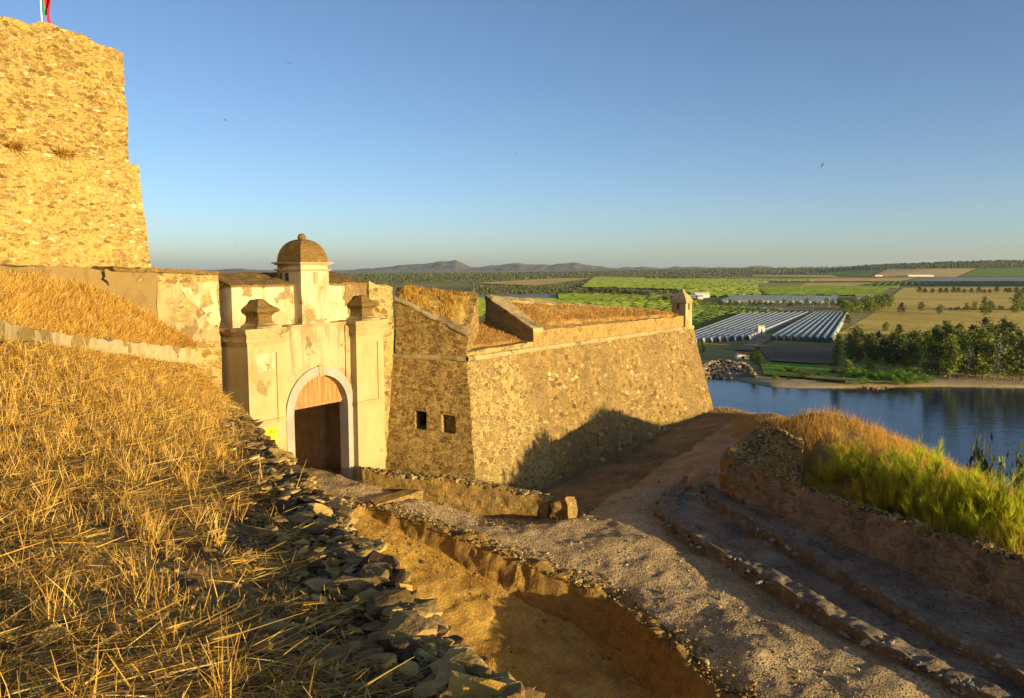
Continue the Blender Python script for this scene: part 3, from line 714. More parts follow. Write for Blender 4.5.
patch(jag([(.04, zt0-.25), (.04, -2.05), (.75, -2.1), (.85, -1.75), (.55, -1.5), (.9, -1.2), (1.25, -.9), (1.5, zt0-.22)], 5, .04, 3), CWP, M['plaster_white'], 'render_patch', cw)
patch(jag([(.04, -2.02), (.04, -2.5), (1.7, -2.45), (2.3, -2.5), (2.2, -.7), (1.5, zt0-.22), (1.25, -.95), (.9, -1.25), (.6, -1.5), (.85, -1.8), (.75, -2.05)], 4, .04, 4), CWP, M['cornice'], 'stained_render', cw, .022)
mk('coping', join(*[rough_prism([CWP(b, -.08, zb_+.0), CWP(a, -.08, za+.0), CWP(a, 1.55, za), CWP(b, 1.55, zb_)], [CWP(b, -.06, zb_+.13), CWP(a, -.06, za+.13), CWP(a, 1.5, za+.13), CWP(b, 1.5, zb_+.13)], .16, .03, 2.5, .03, 3., 19) for (a, za), (b, zb_) in zip(pts[:2], pts[1:3])]), M['moss'], cw)
# crack
pc = np.array([on_curtain(u, v, .03) for u, v in ((103, 271), (104, 277), (102.5, 279), (107, 282), (109, 286))])
mk('crack', tube(pc, [.05, .045, .04, .035, .01], 5), plain_mat('crack shadow gap', (.02, .015, .01), 1., 0), cw)
# weeds along the crest handled by bank grass

# ------------------------------------------------------------------ gatehouse
gh = empty('gatehouse', G(3.2, -.8, -8.5), 'cream plastered baroque gatehouse with round arch between two panelled piers', 'gatehouse')
def fbox(s0, s1, n0, n1, z0, z1, **k):
    return box(G(s0, n0, z0), s1-s0, n1-n0, z1-z0, FS, FN, **k)
Z0 = -9.0
# central wall with the arch opening
sc_, rad, zsp = 3.22, 1.375, -5.47
def arch_wall(s0, s1, z1, nf, nb, r, step=24):
    th = np.linspace(np.pi, 0, step+1)
    inner = [(sc_-r, Z0)]+[(sc_+r*math.cos(t), zsp+r*math.sin(t)) for t in th]+[(sc_+r, Z0)]
    outer = [(s0, Z0)]+[(None, None)]*len(th)+[(s1, Z0)]
    for i, t in enumerate(th):
        x, z = math.cos(t), math.sin(t); kx = ((s1-sc_)/x if x > 1e-6 else ((s0-sc_)/x if x < -1e-6 else 1e9)); kz = (z1-zsp)/z if z > 1e-6 else 1e9
        k = min(kx, kz); outer[i+1] = (sc_+x*k, zsp+z*k)
    n = len(inner); V = []; Lp = []; S = []
    for nn in (nf, nb): V += [G(a, nn, b) for a, b in inner]+[G(a, nn, b) for a, b in outer]
    for i in range(n-1):
        a, b, c, d = i, i+1, n+i+1, n+i
        Lp += [a, b, c, d]; Lp += [2*n+d, 2*n+c, 2*n+b, 2*n+a]; Lp += [a, 2*n+a, 2*n+b, b]; S += [4, 4, 4]
        Lp += [d, c, 2*n+c, 2*n+d]; S.append(4)
    # corners of the outer outline
    return np.array(V), np.array(Lp), np.array(S)
mk('archway_wall', join(arch_wall(1.2, 4.9, -2.14, -.35, -.80, rad+.02), fbox(1.2, 1.9, -1.35, -.36, -2.6, -2.14), fbox(4.4, 4.9, -1.35, -.36, -2.6, -2.14)), M['plaster_stained'], gh)
# arch surround of granite blocks, proud of the wall
def ring(r0, r1, nf, nb, t0, t1, k=5):
    th = np.linspace(t0, t1, k+1); V = []; Lp = []; S = []
    for nn in (nf, nb):
        for r_ in (r0, r1): V += [G(sc_+r_*math.cos(t), nn, zsp+r_*math.sin(t)) for t in th]
    m = k+1
    for i in range(k):
        Lp += [i, i+1, m+i+1, m+i, 2*m+m+i, 2*m+m+i+1, 2*m+i+1, 2*m+i, m+i, m+i+1, 3*m+i+1, 3*m+i, 2*m+i, 2*m+i+1, i+1, i]; S += [4]*4
    Lp += [0, m, 3*m, 2*m, m-1, 3*m-1, 4*m-1, 2*m-1]; S += [4, 4]
    return np.array(V), np.array(Lp), np.array(S)
ar = mk('arch_surround', join(*[ring(rad, rad+.36, -.27, -.75, math.pi*(i+.03)/9, math.pi*(i+.97)/9) for i in range(9)],
    *[fbox(s0, s0+.36, -.75, -.27, a, b-.012) for s0 in (sc_-rad-.36, sc_+rad) for a, b in ((Z0, -8.2), (-8.2, -7.3), (-7.3, -6.4), (-6.4, zsp))],
    ring(rad+.01, rad+.35, -.28, -.74, 0, math.pi, 30), fbox(sc_-rad-.35, sc_-rad-.01, -.74, -.28, Z0, zsp), fbox(sc_+rad+.01, sc_+rad+.35, -.74, -.28, Z0, zsp)), M['archstone'], gh)
mk('keystone', ring(rad-.02, rad+.40, -.24, -.74, math.pi*.475, math.pi*.525, 2), M['cornice'], gh)
# planked tympanum
th = np.linspace(math.pi, 0, 25); tz = -5.33
m_, nt, b_, v_ = base('weathered door planks', .75)
wcol = mix(nt, .8, (.36, .19, .07), ramp(nt, noise(nt, scaled(nt, v_, (9, 9, .7)), 1.5, 5., .6), [(.3, (.4, .35, .3)), (.7, (1.4, 1.3, 1.15))]), 'MULTIPLY'); setcol(nt, b_, wcol, noise(nt, scaled(nt, v_, (14, 14, .8)), 2., 4.), .01); M['plank'] = m_
pk = []
npk = 11
for i in range(npk):
    a = sc_-rad+.02+(2*rad-.04)*i/npk; b = sc_-rad+.02+(2*rad-.04)*(i+1)/npk-.012
    za = zsp+math.sqrt(max(rad**2-(a-sc_)**2, .0))+.03; zb2 = zsp+math.sqrt(max(rad**2-(b-sc_)**2, .0))+.03
    za, zb2 = max(za, tz+.03), max(zb2, tz+.03)
    bo = [G(a, -.62, tz), G(b, -.62, tz), G(b, -.70, tz), G(a, -.70, tz)]; tpn = [G(a, -.62, za), G(b, -.62, zb2), G(b, -.70, zb2), G(a, -.70, za)]
    pk.append(join(rough_prism(bo, tpn, 9, 0), (np.array(bo), np.array([3, 2, 1, 0]), np.array([4]))))
td = mk('plank_tympanum', join(*pk), M['plank'], gh)
mk('batten', fbox(sc_-rad+.03, sc_+rad-.03, -.6195, -.585, tz+.05, tz+.13), M['plank'], td)
# passage behind the arch
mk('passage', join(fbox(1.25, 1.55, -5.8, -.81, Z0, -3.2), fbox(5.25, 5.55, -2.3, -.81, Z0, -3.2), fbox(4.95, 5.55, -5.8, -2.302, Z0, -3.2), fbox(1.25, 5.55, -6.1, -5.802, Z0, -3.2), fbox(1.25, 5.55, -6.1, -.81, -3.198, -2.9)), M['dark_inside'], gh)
# piers
def pier(s0, s1, name, sidedepth):
    p = mk(name, join(fbox(s0, s1, -sidedepth, -.045, Z0, -2.66), *[fbox(a, b, -.046, .0, z0, z1) for a, b, z0, z1 in
        ((s0, s0+.36, -5.36, -2.66), (s1-.34, s1, -5.36, -2.66), (s0+.36, s1-.34, -2.95, -2.66), (s0, s1, Z0, -5.5))]), M['plaster'], gh)
    mk('base_moulding', fbox(s0-.03, s1+.03, -.05, .035, -5.5, -5.36, step=.2, amp=.008), M['cornice'], p)
    c = []
    for a, z0, z1 in ((.05, -2.66, -2.55), (.12, -2.55, -2.40), (.07, -2.40, -2.28), (.16, -2.28, -2.18), (.24, -2.18, -2.06)):
        c.append(fbox(s0-a, s1+a*.8, -sidedepth, a, z0, z1-.003, step=.15, amp=.012, scale=3.))
    mk('cornice', join(*c), M['cornice'], p)
    return p
p1 = pier(-.33, 1.24, 'pier', 1.9)
p2 = pier(4.85, 6.42, 'pier', .8)
patch(jag([(.06, -2.98), (.86, -2.98), (.86, -3.62), (.5, -3.58), (.06, -3.66)], 4, .02, 5), lambda s, o, z: G(s, -o-.045, z), M['plaster_white'], 'whitewashed_panel', p1, .008)
# attic with moulding course
mk('attic', join(fbox(-.30, 6.32, -2.1, -.8, -3.2, -.62, step=.4, amp=.01)), M['plaster_white'], gh)
mk('attic_coping', rough_prism([G(-.36, -.75, -.64), G(-.36, -2.9, -.50), G(6.36, -2.9, -.5), G(6.36, -.75, -.64)][::-1], [G(-.36, -.75, -.55), G(-.36, -2.9, -.12), G(6.36, -2.9, -.14), G(6.36, -.75, -.55)][::-1], .14, .03, 3., .04, 3., 25), M['moss'], gh)
patch(jag([(5.05, -.66), (6.32, -.66), (6.32, -2.05), (5.3, -2.05), (5.15, -1.5), (4.95, -1.2)], 4, .05, 6), lambda s, o, z: G(s, -.8-o, z), M['lichen'], 'bare_masonry', gh, .03)
mk('string_course', join(fbox(1.24, 4.85, -.9, -.27, -2.14, -2.08, step=.2, amp=.006), fbox(1.24, 4.85, -.9, -.31, -2.19, -2.141, step=.2, amp=.006)), M['cornice'], gh)
mk('pilaster', join(fbox(4.55, 4.75, -.36, -.29, -4.6, -2.22), fbox(4.6, 4.85, -.36, -.32, -8.4, -4.6)), M['cornice'], gh)
# finials on the piers
for s, lb in ((.55, 'weathered bell shaped stone finial on the left pier cornice'), (5.62, 'broken bell shaped stone finial on the right pier cornice')):
    fz = -2.06; f = empty('finial', G(s, -.42, fz), lb, 'finial', 'stone finials on the gate piers')
    mk('plinth', lathe(G(s, -.42, fz), [(.54, -.02), (.52, .06), (.40, .1), (.36, .14)], 4, True, tuple(FS[:2])), M['cornice'], f)
    pr = [(.36, .13), (.31, .22), (.29, .36), (.33, .46), (.42, .53), (.49, .57), (.50, .61), (.46, .67), (.35, .74), (.25, .82), (.19, .90), (.15, .96), (.06, 1.0)]
    mk('cap', lathe(G(s, -.42, fz), pr, 4, True, tuple(FS[:2])), M['moss'], f)
# domed lookout turret
tu = empty('domed_turret', G(3.12, -1.1, -2.1), 'small square lookout turret with tiled dome standing above the gate arch', 'turret')
a0, a1, b0, b1 = 2.44, 3.82, -1.75, -.37
mk('body', fbox(a0, a1, b0, b1, -2.12, -.02, step=.3, amp=.006), M['plaster_white'], tu)
mk('frieze', fbox(a0+.02, a1-.02, b0+.02, b1-.02, -.02, .2), M['plaster_white'], tu)
mk('cornice', join(fbox(a0-.07, a1+.07, b0-.07, b1+.07, -.06, -.0, step=.2, amp=.006), fbox(a0-.06, a1+.06, b0-.06, b1+.06, .15, .2), fbox(a0-.13, a1+.13, b0-.13, b1+.13, .2, .26, step=.2, amp=.008)), M['cornice'], tu)
ct = G((a0+a1)/2, (b0+b1)/2, .26); hw = (a1-a0)/2-.02
mk('dome', lathe(ct, [(hw*math.cos(t)**.85 if t < 1.5 else .1, .88*math.sin(t)) for t in np.linspace(0, 1.5, 12)], 4, True, tuple(FS[:2])), M['moss'], tu)
mk('knob', lathe(ct+(0, 0, .82), [(.1, 0), (.15, .05), (.17, .14), (.12, .24), (.03, .28)], 12), M['moss'], tu)
ds_ = plain_mat('dark slit', (.05, .035, .02), 1., 0)
for q0, q1 in ((-1.25, -1.05), (-1.52, -1.42)): mk('window', fbox(a0-.012, a0-.002, q0, q1, -.62, -.15), ds_, tu)
mk('niche', fbox(3.05, 3.22, b1+.002, b1+.05, -.55, -.12), M['cornice'], tu)
# yellow notice
sg = empty('warning_sign', G(.45, -.0, -6.05), 'small yellow notice with dark red letters fixed low on the left pier', 'sign')
mk('plate', fbox(-.02, .78, .004, .02, -6.3, -5.66), M['yellow'], sg)
def text(s, pos, size, parent, mat):
    cu = bpy.data.curves.new('lettering', 'FONT'); cu.body = s; cu.size = size; cu.extrude = .002; cu.align_x = 'RIGHT'
    o = bpy.data.objects.new('lettering', cu); dg = None
    COL.objects.link(o); me = bpy.data.meshes.new_from_object(o.evaluated_get(bpy.context.evaluated_depsgraph_get())); bpy.data.objects.remove(o)
    o = bpy.data.objects.new('lettering', me); COL.objects.link(o); me.materials.clear(); me.materials.append(mat)
    o.parent = parent; o.location = [float(c) for c in pos-world_loc(parent)]; o.rotation_euler = (math.pi/2, 0, math.atan2(FS[1], FS[0])); return o
text('RO', G(.75, .026, -5.87), .20, sg, M['letter'])

# rubble wall between gate and bastion flank
gw = empty('rubble_link_wall', G(7., -1., -9), 'pale mortared rubble wall linking the gatehouse to the bastion flank', 'wall')
sF = float(np.dot(fk-FL, FS)); ztop = PPL(375, 282, G(0, -.85, 0), FN)[2]; zt2 = PPL(394, 287, G(0, -.6, 0), FN)[2]
mk('wall_face', join(rough_prism([G(6.3, -.62, -9.6), G(6.3, -2.6, -9.6), G(sF, -2.6, -9.6), G(sF, -.6, -9.6)][::-1], [G(6.3, -.62, ztop), G(6.3, -2.6, ztop+.1), G(sF, -2.6, zt2+.1), G(sF, -.6, zt2)][::-1], .2, .04, 2., .08, 2., 27)), M['rubble_pale'], gw)

# ------------------------------------------------------------------ bastion
ba = empty('bastion', (3, 38, -9), 'angular stone bastion with battered masonry faces and grassy gun parapets above the track', 'bastion')
BK = dict(step=.25, amp=.045, scale=1.7, seed=61)
fdir = (K1-K0)/np.linalg.norm(K1-K0); fnr = np.array((fdir[1], -fdir[0], 0))
fldir = (K0-fk)/np.linalg.norm(K0-fk); flnr = np.array((fldir[1], -fldir[0], 0))
Kz = K0[2]
# face
mk('face_wall', rough_prism([B0d, B1d, B1d-fnr*2.5, B0d-fnr*2.5], [K0, K1, K1-fnr*1.2, K0-fnr*1.2], **BK), None or stone_mat('bastion face old', 2.9, 1.4, [(.42, .30, .13), (.26, .18, .08), (.50, .38, .19), (.36, .27, .13), (.64, .53, .33), (.40, .30, .12)], (.47, .345, .155), .07, .30, .05, (.25, .17, .07), .5, .6), ba)
def mat_face():
    """left end re-pointed with pale joints, the rest old and brown"""
    m, nt, b, v = base('bastion face masonry')
    c1, h1 = stone_core(nt, v, 3.3, 1.6, [(.42, .30, .13), (.27, .18, .08), (.46, .34, .16), (.36, .25, .11), (.52, .40, .21)], (.60, .48, .255), .08, .16)
    c2, h2 = stone_core(nt, v, 2.9, 1.5, [(.38, .26, .11), (.16, .10, .045), (.46, .34, .16), (.28, .19, .09), (.80, .68, .45), (.36, .26, .10)], (.47, .34, .145), .065, .30)
    c2 = weather(nt, v, c2, (.22, .145, .055), .7, .45, .46, .60)
    s = nd(nt, 'ShaderNodeVectorMath', {0: v, 1: tuple(float(x) for x in fdir)}, operation='DOT_PRODUCT').outputs['Value']
    z = nd(nt, 'ShaderNodeSeparateXYZ', {0: v}).outputs[2]
    o = np.array((3, 38, -9.)); s0 = float(np.dot(K0-o, fdir))
    x = mth(nt, 'SUBTRACT', s, s0); x = mth(nt, 'ADD', x, mth(nt, 'MULTIPLY', mth(nt, 'SUBTRACT', noise(nt, v, 1.2, 4.), .5), 1.2))
    x = mth(nt, 'ADD', x, mth(nt, 'MULTIPLY', mth(nt, 'SUBTRACT', z, Kz+9.), .28))
    f = sstep(nt, x, 3.2, 3.6)
    c = mix(nt, f, c1, c2); hh = nd(nt, 'ShaderNodeMix', {0: f, 2: h1, 3: h2}).outputs[0]
    setcol(nt, b, c, hh, .09); return m
ba.children[0].data.materials[0] = mat_face()
# flank with two gun ports
def flp(t, z):
    p = fk+(K0-fk)*t; q = down(K0, B0, z); off = q-K0; off[2] = 0
    o = -flnr*0+flnr*np.dot(off, flnr)+fldir*np.dot(off, fldir)*t
    return np.array((p[0]+o[0], p[1]+o[1], z))
def tz_flank(u, v):
    p = PPL(u, v, K0+flnr*.75, flnr); return float(np.dot(p-fk, fldir)/np.linalg.norm(K0-fk)), float(p[2])
prt = [(tz_flank(408, 430), tz_flank(419.5, 413.5)), (tz_flank(433, 434), tz_flank(445.5, 417))]
ts = [-.06, prt[0][0][0], prt[0][1][0], prt[1][0][0], prt[1][1][0], 1.0]
zA0, zA1 = prt[0][0][1], prt[0][1][1]; zB0, zB1 = prt[1][0][1], prt[1][1][1]
zbot = -10.8
def flpiece(t0, t1, z0, z1, th=1.0):
    bo = [flp(t0, z0), flp(t1, z0), flp(t1, z0)-flnr*th, flp(t0, z0)-flnr*th]; tp = [flp(t0, z1), flp(t1, z1), flp(t1, z1)-flnr*th, flp(t0, z1)-flnr*th]
    g = rough_prism(bo, tp, **BK); return join(g, (np.array(bo), np.array([3, 2, 1, 0]), np.array([4])))
pc = []
for i in range(5):
    if i == 1: pc += [flpiece(ts[i], ts[i+1], zbot, zA0), flpiece(ts[i], ts[i+1], zA1, Kz)]
    elif i == 3: pc += [flpiece(ts[i], ts[i+1], zbot, zB0), flpiece(ts[i], ts[i+1], zB1, Kz)]
    else: pc.append(flpiece(ts[i], ts[i+1], zbot, Kz))
mk('flank_wall', join(*pc), M['flank'], ba)
# rear mass under the gun platform
bk3 = np.array((10.5, 60., Kz)); bk4 = np.array((-9., 47., Kz))
mk('rear_wall', rough_prism([B1d, np.array((12., 60.5, -11)), np.array((-10, 48, -11)), flp(-.06, -11)-flnr*.9], [K1-fnr*.02, bk3, bk4, np.array((fk[0]-.2, fk[1]+.9, Kz))], step=1., amp=.04, scale=1.7, seed=61, cap=False), M['rubble_pale'], ba)
capP = [fk, K0-fnr*.3, K1-fnr*.3, bk3, bk4]
mk('gun_platform', (np.array(capP)-(0, 0, .06), np.arange(5), np.array([5])), M['rustturf'], ba)
# cordon
def cordon(a, b, n=60):
    t = np.linspace(0, 1, n)[:, None]; P = a+(b-a)*t; P = P+vec_noise(P*2.2, 71)*.02; return tube(P, .13, 8)
mk('cordon', join(cordon(fk+(0, 0, .0)-flnr*.02, K0-flnr*.02), cordon(K0-fnr*.02, K1-fnr*.02, 120)), M['cornice'], ba)
# corner quoin strip is left to the masonry; merlon on the flank
VP = lambda u, v, o, n: PPL(u, v, o, n)
m1a = PPL(395, 300, fk, flnr); m1b = PPL(467.3, 336, K0, flnr); m1c = PY(478.5, 292.5, 36.2); m1d = PY(397, 286.5, 37.0)
m1 = mk('flank_merlon', rough_prism([np.array((p[0], p[1], Kz)) for p in (m1a, m1b, m1c, m1d)], [m1a, m1b, m1c, m1d], **BK), M['flank'], ba)
def bil(a, b, c, d, u, v): u = np.asarray(u)[..., None]; v = np.asarray(v)[..., None]; return (a*(1-u)+b*u)*(1-v)+(d*(1-u)+c*u)*v
def turf(ring, name, parent, u0, u1, v0, v1, n, hh, seed, mat, gmat, lift=.05, bump=.12):
    a, b, c, d = ring; uu, vv = np.meshgrid(np.linspace(u0, u1, 50), np.linspace(v0, v1, 50))
    def srf(u, v):
        P = bil(a, b, c, d, u, v); e = np.clip(np.minimum(np.minimum(u-u0, u1-u), np.minimum(v-v0, v1-v))*12, 0, 1)
        P[..., 2] += -.05+(lift+.06)*e+e*bump*(.5+.5*fbm2(P[..., 0]*1.2, P[..., 1]*1.2, seed)); return P
    t = mk(name, grid_geo(srf(uu, vv)), gmat, parent, True)
    r = np.random.default_rng(seed); u = r.uniform(u0, u1, n); v = r.uniform(v0, v1, n); P = srf(u, v)
    k = fbm2(P[:, 0]*.9, P[:, 1]*.9, seed+3) > -.35; P = P[k]; n = len(P)
    ln = np.stack([r.normal(0, .5, n), r.normal(0, .5, n), np.ones(n)], -1)
    g = mk('grass', blades(P, r.uniform(*hh, n), ln, r.uniform(.014, .028, n), 2, seed), mat, t); return t
# copings at the rim of the flank merlon
mk('coping', join(rough_prism([m1a+flnr*.03, m1b+flnr*.03, bil(m1a, m1b, m1c, m1d, 1., .12), bil(m1a, m1b, m1c, m1d, 0., .12)], [q+np.array((0, 0, .09)) for q in (m1a+flnr*.03, m1b+flnr*.03, bil(m1a, m1b, m1c, m1d, 1., .12), bil(m1a, m1b, m1c, m1d, 0., .12))], .2, .03, 2., seed=73)), M['cornice'], m1)
turf((m1a, m1b, m1c, m1d), 'turf', m1, .04, .93, .15, .93, 5200, (.06, .22), 81, M['straw_gold'], M['embank'])
# main parapet on the face, right of the embrasure
vo = lambda u, v: PPL(u, v, K0, fnr)
m2a = vo(533.5, 331); m2b = vo(689, 315.5); m2d = PY(485, 297, 38.8); m2c = PY(668, 312.8, 53.)
m2a0 = vo(533.5, 348)
m2 = mk('face_parapet', rough_prism([np.array((p[0], p[1], Kz)) for p in (m2a, m2b, m2c, m2d)], [m2a, m2b, m2c, m2d], **BK), stone_mat('worn parapet render', 3.2, 1.4, [(.42, .30, .13), (.30, .20, .08), (.48, .35, .16)], (.50, .37, .16), .08, .62, .04, (.27, .18, .065), .7, .7), ba)
mk('inner_coping', rough_prism([bil(m2a, m2b, m2c, m2d, u, v)+(0, 0, -.1) for u, v in ((0, .86), (1, .9), (1, 1), (0, 1))], [bil(m2a, m2b, m2c, m2d, u, v)+(0, 0, .10) for u, v in ((0, .86), (1, .9), (1, 1), (0, 1))], .25, .03, 2., .05, 2., 75), M['cornice'], m2)
mk('cheek_coping', rough_prism([bil(m2a, m2b, m2c, m2d, u, v)+(0, 0, -.1) for u, v in ((0, 0), (.045, 0), (.075, .86), (0, .86))], [bil(m2a, m2b, m2c, m2d, u, v)+(0, 0, .10) for u, v in ((-.004, 0), (.045, 0), (.075, .86), (-.004, .86))], .2, .03, 2., .04, 2., 76), M['cornice'], m2)
turf((m2a, m2b, m2c, m2d), 'turf', m2, .05, .97, .08, .85, 9000, (.06, .2), 82, M['straw_rust'], M['rustturf'])
# embrasure floor
ef = [np.array((K0[0], K0[1], Kz+.10)), np.array((m2a0[0], m2a0[1], Kz+.10)), PY(490, 322, 39.5), PY(470, 322, 38.)]
mk('sill', rough_prism([K0-fnr*.02+(0, 0, .02), m2a0-fnr*.02, m2a0-fnr*.6, K0-fnr*.6], [q+np.array((0, 0, .30)) for q in (K0-fnr*.02, m2a0-fnr*.02, m2a0-fnr*.6, K0-fnr*.6)], **BK), M['rubble_pale'], ba)
ef0 = [K0-fnr*.5+(0, 0, .28), m2a0-fnr*.5+(0, 0, .28), ef[2], ef[3]]
turf(ef0, 'embrasure_floor', ba, 0, 1, 0, 1, 2600, (.06, .16), 83, M['straw_rust'], M['rustturf'], .03, .05)
# sentry box on the tip
gq = PY(681.5, 320, 50.0); gq[2] = 0
def zat(v): return PY(681.5, v, 50.0)[2]
sb = empty('sentry_box', gq+(0, 0, zat(325)), 'small stone sentry box with pyramid roof standing on the bastion tip', 'sentry box')
ax2 = tuple(fdir[:2]/np.linalg.norm(fdir[:2]))
c0 = gq; hw = .50
z3, z4 = zat(303), zat(289.8)
mk('body', lathe(c0, [(hw*.75, zat(331)), (hw*1.03, zat(325)), (hw, zat(324)), (hw*.97, z3)], 4, True, ax2), M['plaster'], sb)
mk('eave', lathe(c0, [(hw*.98, z3-.02), (hw*1.12, z3+.03), (hw*1.12, z3+.09), (hw*.98, z3+.10)], 4, True, ax2), M['cornice'], sb)
h_ = z4-z3
mk('roof', lathe(c0, [(hw*1.08, z3+.1), (hw*.95, z3+h_*.35), (hw*.68, z3+h_*.6), (hw*.3, z3+h_*.83), (.1, z3+h_*.9), (.11, z4), (.03, z4+.06)], 4, True, ax2), M['cornice'], sb)
wz = zat(309.5); fd3 = np.array(ax2+(0,)); fn3 = np.array((fd3[1], -fd3[0], 0))
do_ = plain_mat('sentry box opening', (.16, .06, .03), .9, .2)
mk('window', box(c0+fn3*(hw-.01)-fd3*.11+(0, 0, wz), .22, .03, .42, fd3, fn3), do_, sb); mk('window', box(c0-fd3*(hw+.02)-fn3*.1+(0, 0, wz), .03, .2, .42, fd3, fn3), do_, sb)

# ------------------------------------------------------------------ walls along the causeway
def pwall(line, ztop, zbot, th, side, step=.16, amp=.05, scale=2.6, top_amp=.06, seed=91, ts=2.5, batter=0.):
    """line: list of xy points; wall on the given side (left = +1) of the walked line; ztop/zbot lists"""
    L_ = [np.array((p[0], p[1], 0.)) for p in line]; n = len(L_); off = []
    for k in range(n):
        d = L_[min(k+1, n-1)]-L_[max(k-1, 0)]; d /= np.linalg.norm(d); off.append(np.array((-d[1], d[0], 0))*side*th)
    gs = []
    for k in range(n-1):
        q = [L_[k], L_[k+1], L_[k+1]+off[k+1], L_[k]+off[k]]
        zb_ = [zbot[k], zbot[k+1], zbot[k+1], zbot[k]]; zt_ = [ztop[k], ztop[k+1], ztop[k+1], ztop[k]]
        if side < 0: q = q[::-1]; zb_ = zb_[::-1]; zt_ = zt_[::-1]
        bt_ = [-off[k]/th*batter, -off[k+1]/th*batter, 0*off[k], 0*off[k]]
        if side < 0: bt_ = bt_[::-1]
        gs.append(rough_prism([p+(0, 0, z)+b_ for p, z, b_ in zip(q, zb_, bt_)], [p+(0, 0, z) for p, z in zip(q, zt_)], step, amp, scale, top_amp, ts, seed))
    return join(*gs)
def dense(line, st=1.0):
    out = [np.array(line[0], float)]
    for a, b in zip(line[:-1], line[1:]):
        a, b = np.array(a, float), np.array(b, float); n = max(1, int(np.linalg.norm(b-a)/st))
        out += [a+(b-a)*(i+1)/n for i in range(n)]
    return out
dw = empty('ditch_retaining_wall', (D2[0], D2[1], -10.5), 'crumbling rendered retaining wall carrying the gravel causeway above the dry ditch', 'wall')
ln = dense(DP[1:], .8); zr = [float(zbase(np.array([p[0]]), np.array([p[1]]))[0]) for p in ln]
mk('wall_face', pwall(ln, [z-.02 for z in zr], [z-2.2 for z in zr], .55, 1, .11, .09, 2.2, .16, 91, 2., batter=.75), M['ditchwall'], dw)
r = np.random.default_rng(92); n = 5200; t = r.uniform(0, len(ln)-1.01, n); i0 = t.astype(int); a = np.array(ln)[i0]; b = np.array(ln)[i0+1]; p = a+(b-a)*(t-i0)[:, None]
d = b-a; d /= np.linalg.norm(d, axis=1, keepdims=True); o = r.uniform(-.06, .85, n)[:, None]; p = p+np.stack([-d[:, 1], d[:, 0]], -1)*o
mk('rubble_top', stones(np.column_stack([p, zbase(p[:, 0], p[:, 1])+.03-.06*o[:, 0]+fbm2(p[:, 0]*2.5, p[:, 1]*2.5, 191)*.05]), np.exp(r.normal(-3.75, .55, n)), (.35, .8), .4, 93, True), M['rub'], dw)
# low wall on the far side of the causeway
lw = empty('low_wall', PR(460, 498), 'low crumbling rubble wall on the bastion side of the gravel causeway', 'wall')
lp = [PR(u, v) for u, v in ((362, 484), (400, 490), (440, 495.5), (490, 502), (515, 505.5), (540, 509), (548, 511))]
lh = [.55, .52, .62, .66, .60, .50, .36]
ll = [p[:2] for p in lp]
ld = dense(ll, .6); sl_ = np.linspace(0, 1, len(ld)); lhh = np.interp(np.linspace(0, 6, len(ld)), range(7), lh)
zz = [zroad(*p) for p in ld]
mk('wall_face', pwall(ld, [z+h for z, h in zip(zz, lhh)], [z-2.0 for z in zz], .6, 1, .11, .06, 2.6, .11, 94, 2.2), M['low'], lw)
pa, pb_ = PR(549, 512), PR(573, 517); e1 = (pb_-pa); e1[2] = 0; L1 = np.linalg.norm(e1); e1 /= L1; e2 = np.array((-e1[1], e1[0], 0))
q = [pa+e1*.05, pa+e1*L1, pa+e1*(L1+.1)+e2*.75, pa+e1*.1+e2*.7]
mk('end_block', rough_prism([p+(0, 0, -.8) for p in q], [q[0]+(0, 0, .42), q[1]+(-.25, 0, .66), q[2]+(-.3, 0, .62), q[3]+(0, 0, .42)], .07, .13, 2.0, .10, 2.4, 95), M['low'], lw)
r = np.random.default_rng(96); n = 700; t = r.uniform(0, len(ld)-1.01, n); i0 = t.astype(int); A_ = np.array(ld); p = A_[i0]+(A_[i0+1]-A_[i0])*(t-i0)[:, None]; d = A_[i0+1]-A_[i0]; d /= np.linalg.norm(d, axis=1, keepdims=True)
p = p+np.stack([-d[:, 1], d[:, 0]], -1)*r.uniform(.05, .55, n)[:, None]
mk('rubble_top', stones(np.column_stack([p, [zroad(x, y)+h-.03 for (x, y), h in zip(p, np.interp(t, range(len(ld)), lhh))]]), r.uniform(.04, .12, n), (.4, .8), .3, 97), M['rub'], lw)
# threshold slab by the gate
q = [PR(u, v, .1) for u, v in ((369, 500), (376, 505), (430, 488), (421, 484))]
tag(mk('threshold_slab', rough_prism([p+(0, 0, -.45) for p in q], q, .15, .025, 2.2, .0, 1, 98), M['low'], None, False, q[0]), 'long flat pale stone slab lying across the causeway before the gate', 'slab')
# parapet
pa = empty('parapet_wall', (Q0[0], Q0[1], Q0[2]), 'shaded crumbling parapet wall beside the stepped kerb with broom bushes behind', 'wall')
qn = np.array((qd[1], -qd[0], 0)); qn = qn if qn[0] < 0 else -qn
tl = [PPL(u, v, Q0, qn) for u, v in ((721, 456), (745, 467), (765, 477), (800, 489), (830, 499.5), (860, 509), (905, 523), (921, 530), (923, 534.5), (965, 543), (982, 546), (984, 551), (1024, 561))]
tl.append(tl[-1]+qd*3+(0, 0, -.1)); tl.append(tl[-1]+qd*7+(0, 0, -.3))
zbp = [zroad(p[0], p[1])-1.0 for p in tl]
def pw_piece(i0, i1): return pwall([p[:2] for p in tl[i0:i1+1]], [p[2] for p in tl[i0:i1+1]], zbp[i0:i1+1], .5, 1, .11, .05, 2.2, .06, 101, 3.)
mk('wall_face', pw_piece(0, len(tl)-1), M['parapet'], pa)
A = tl[0]; Bc = PZ(766, 420, -6.75); Cc = PZ(803, 441, -6.85); E_ = PPL(797, 486, Q0, qn)
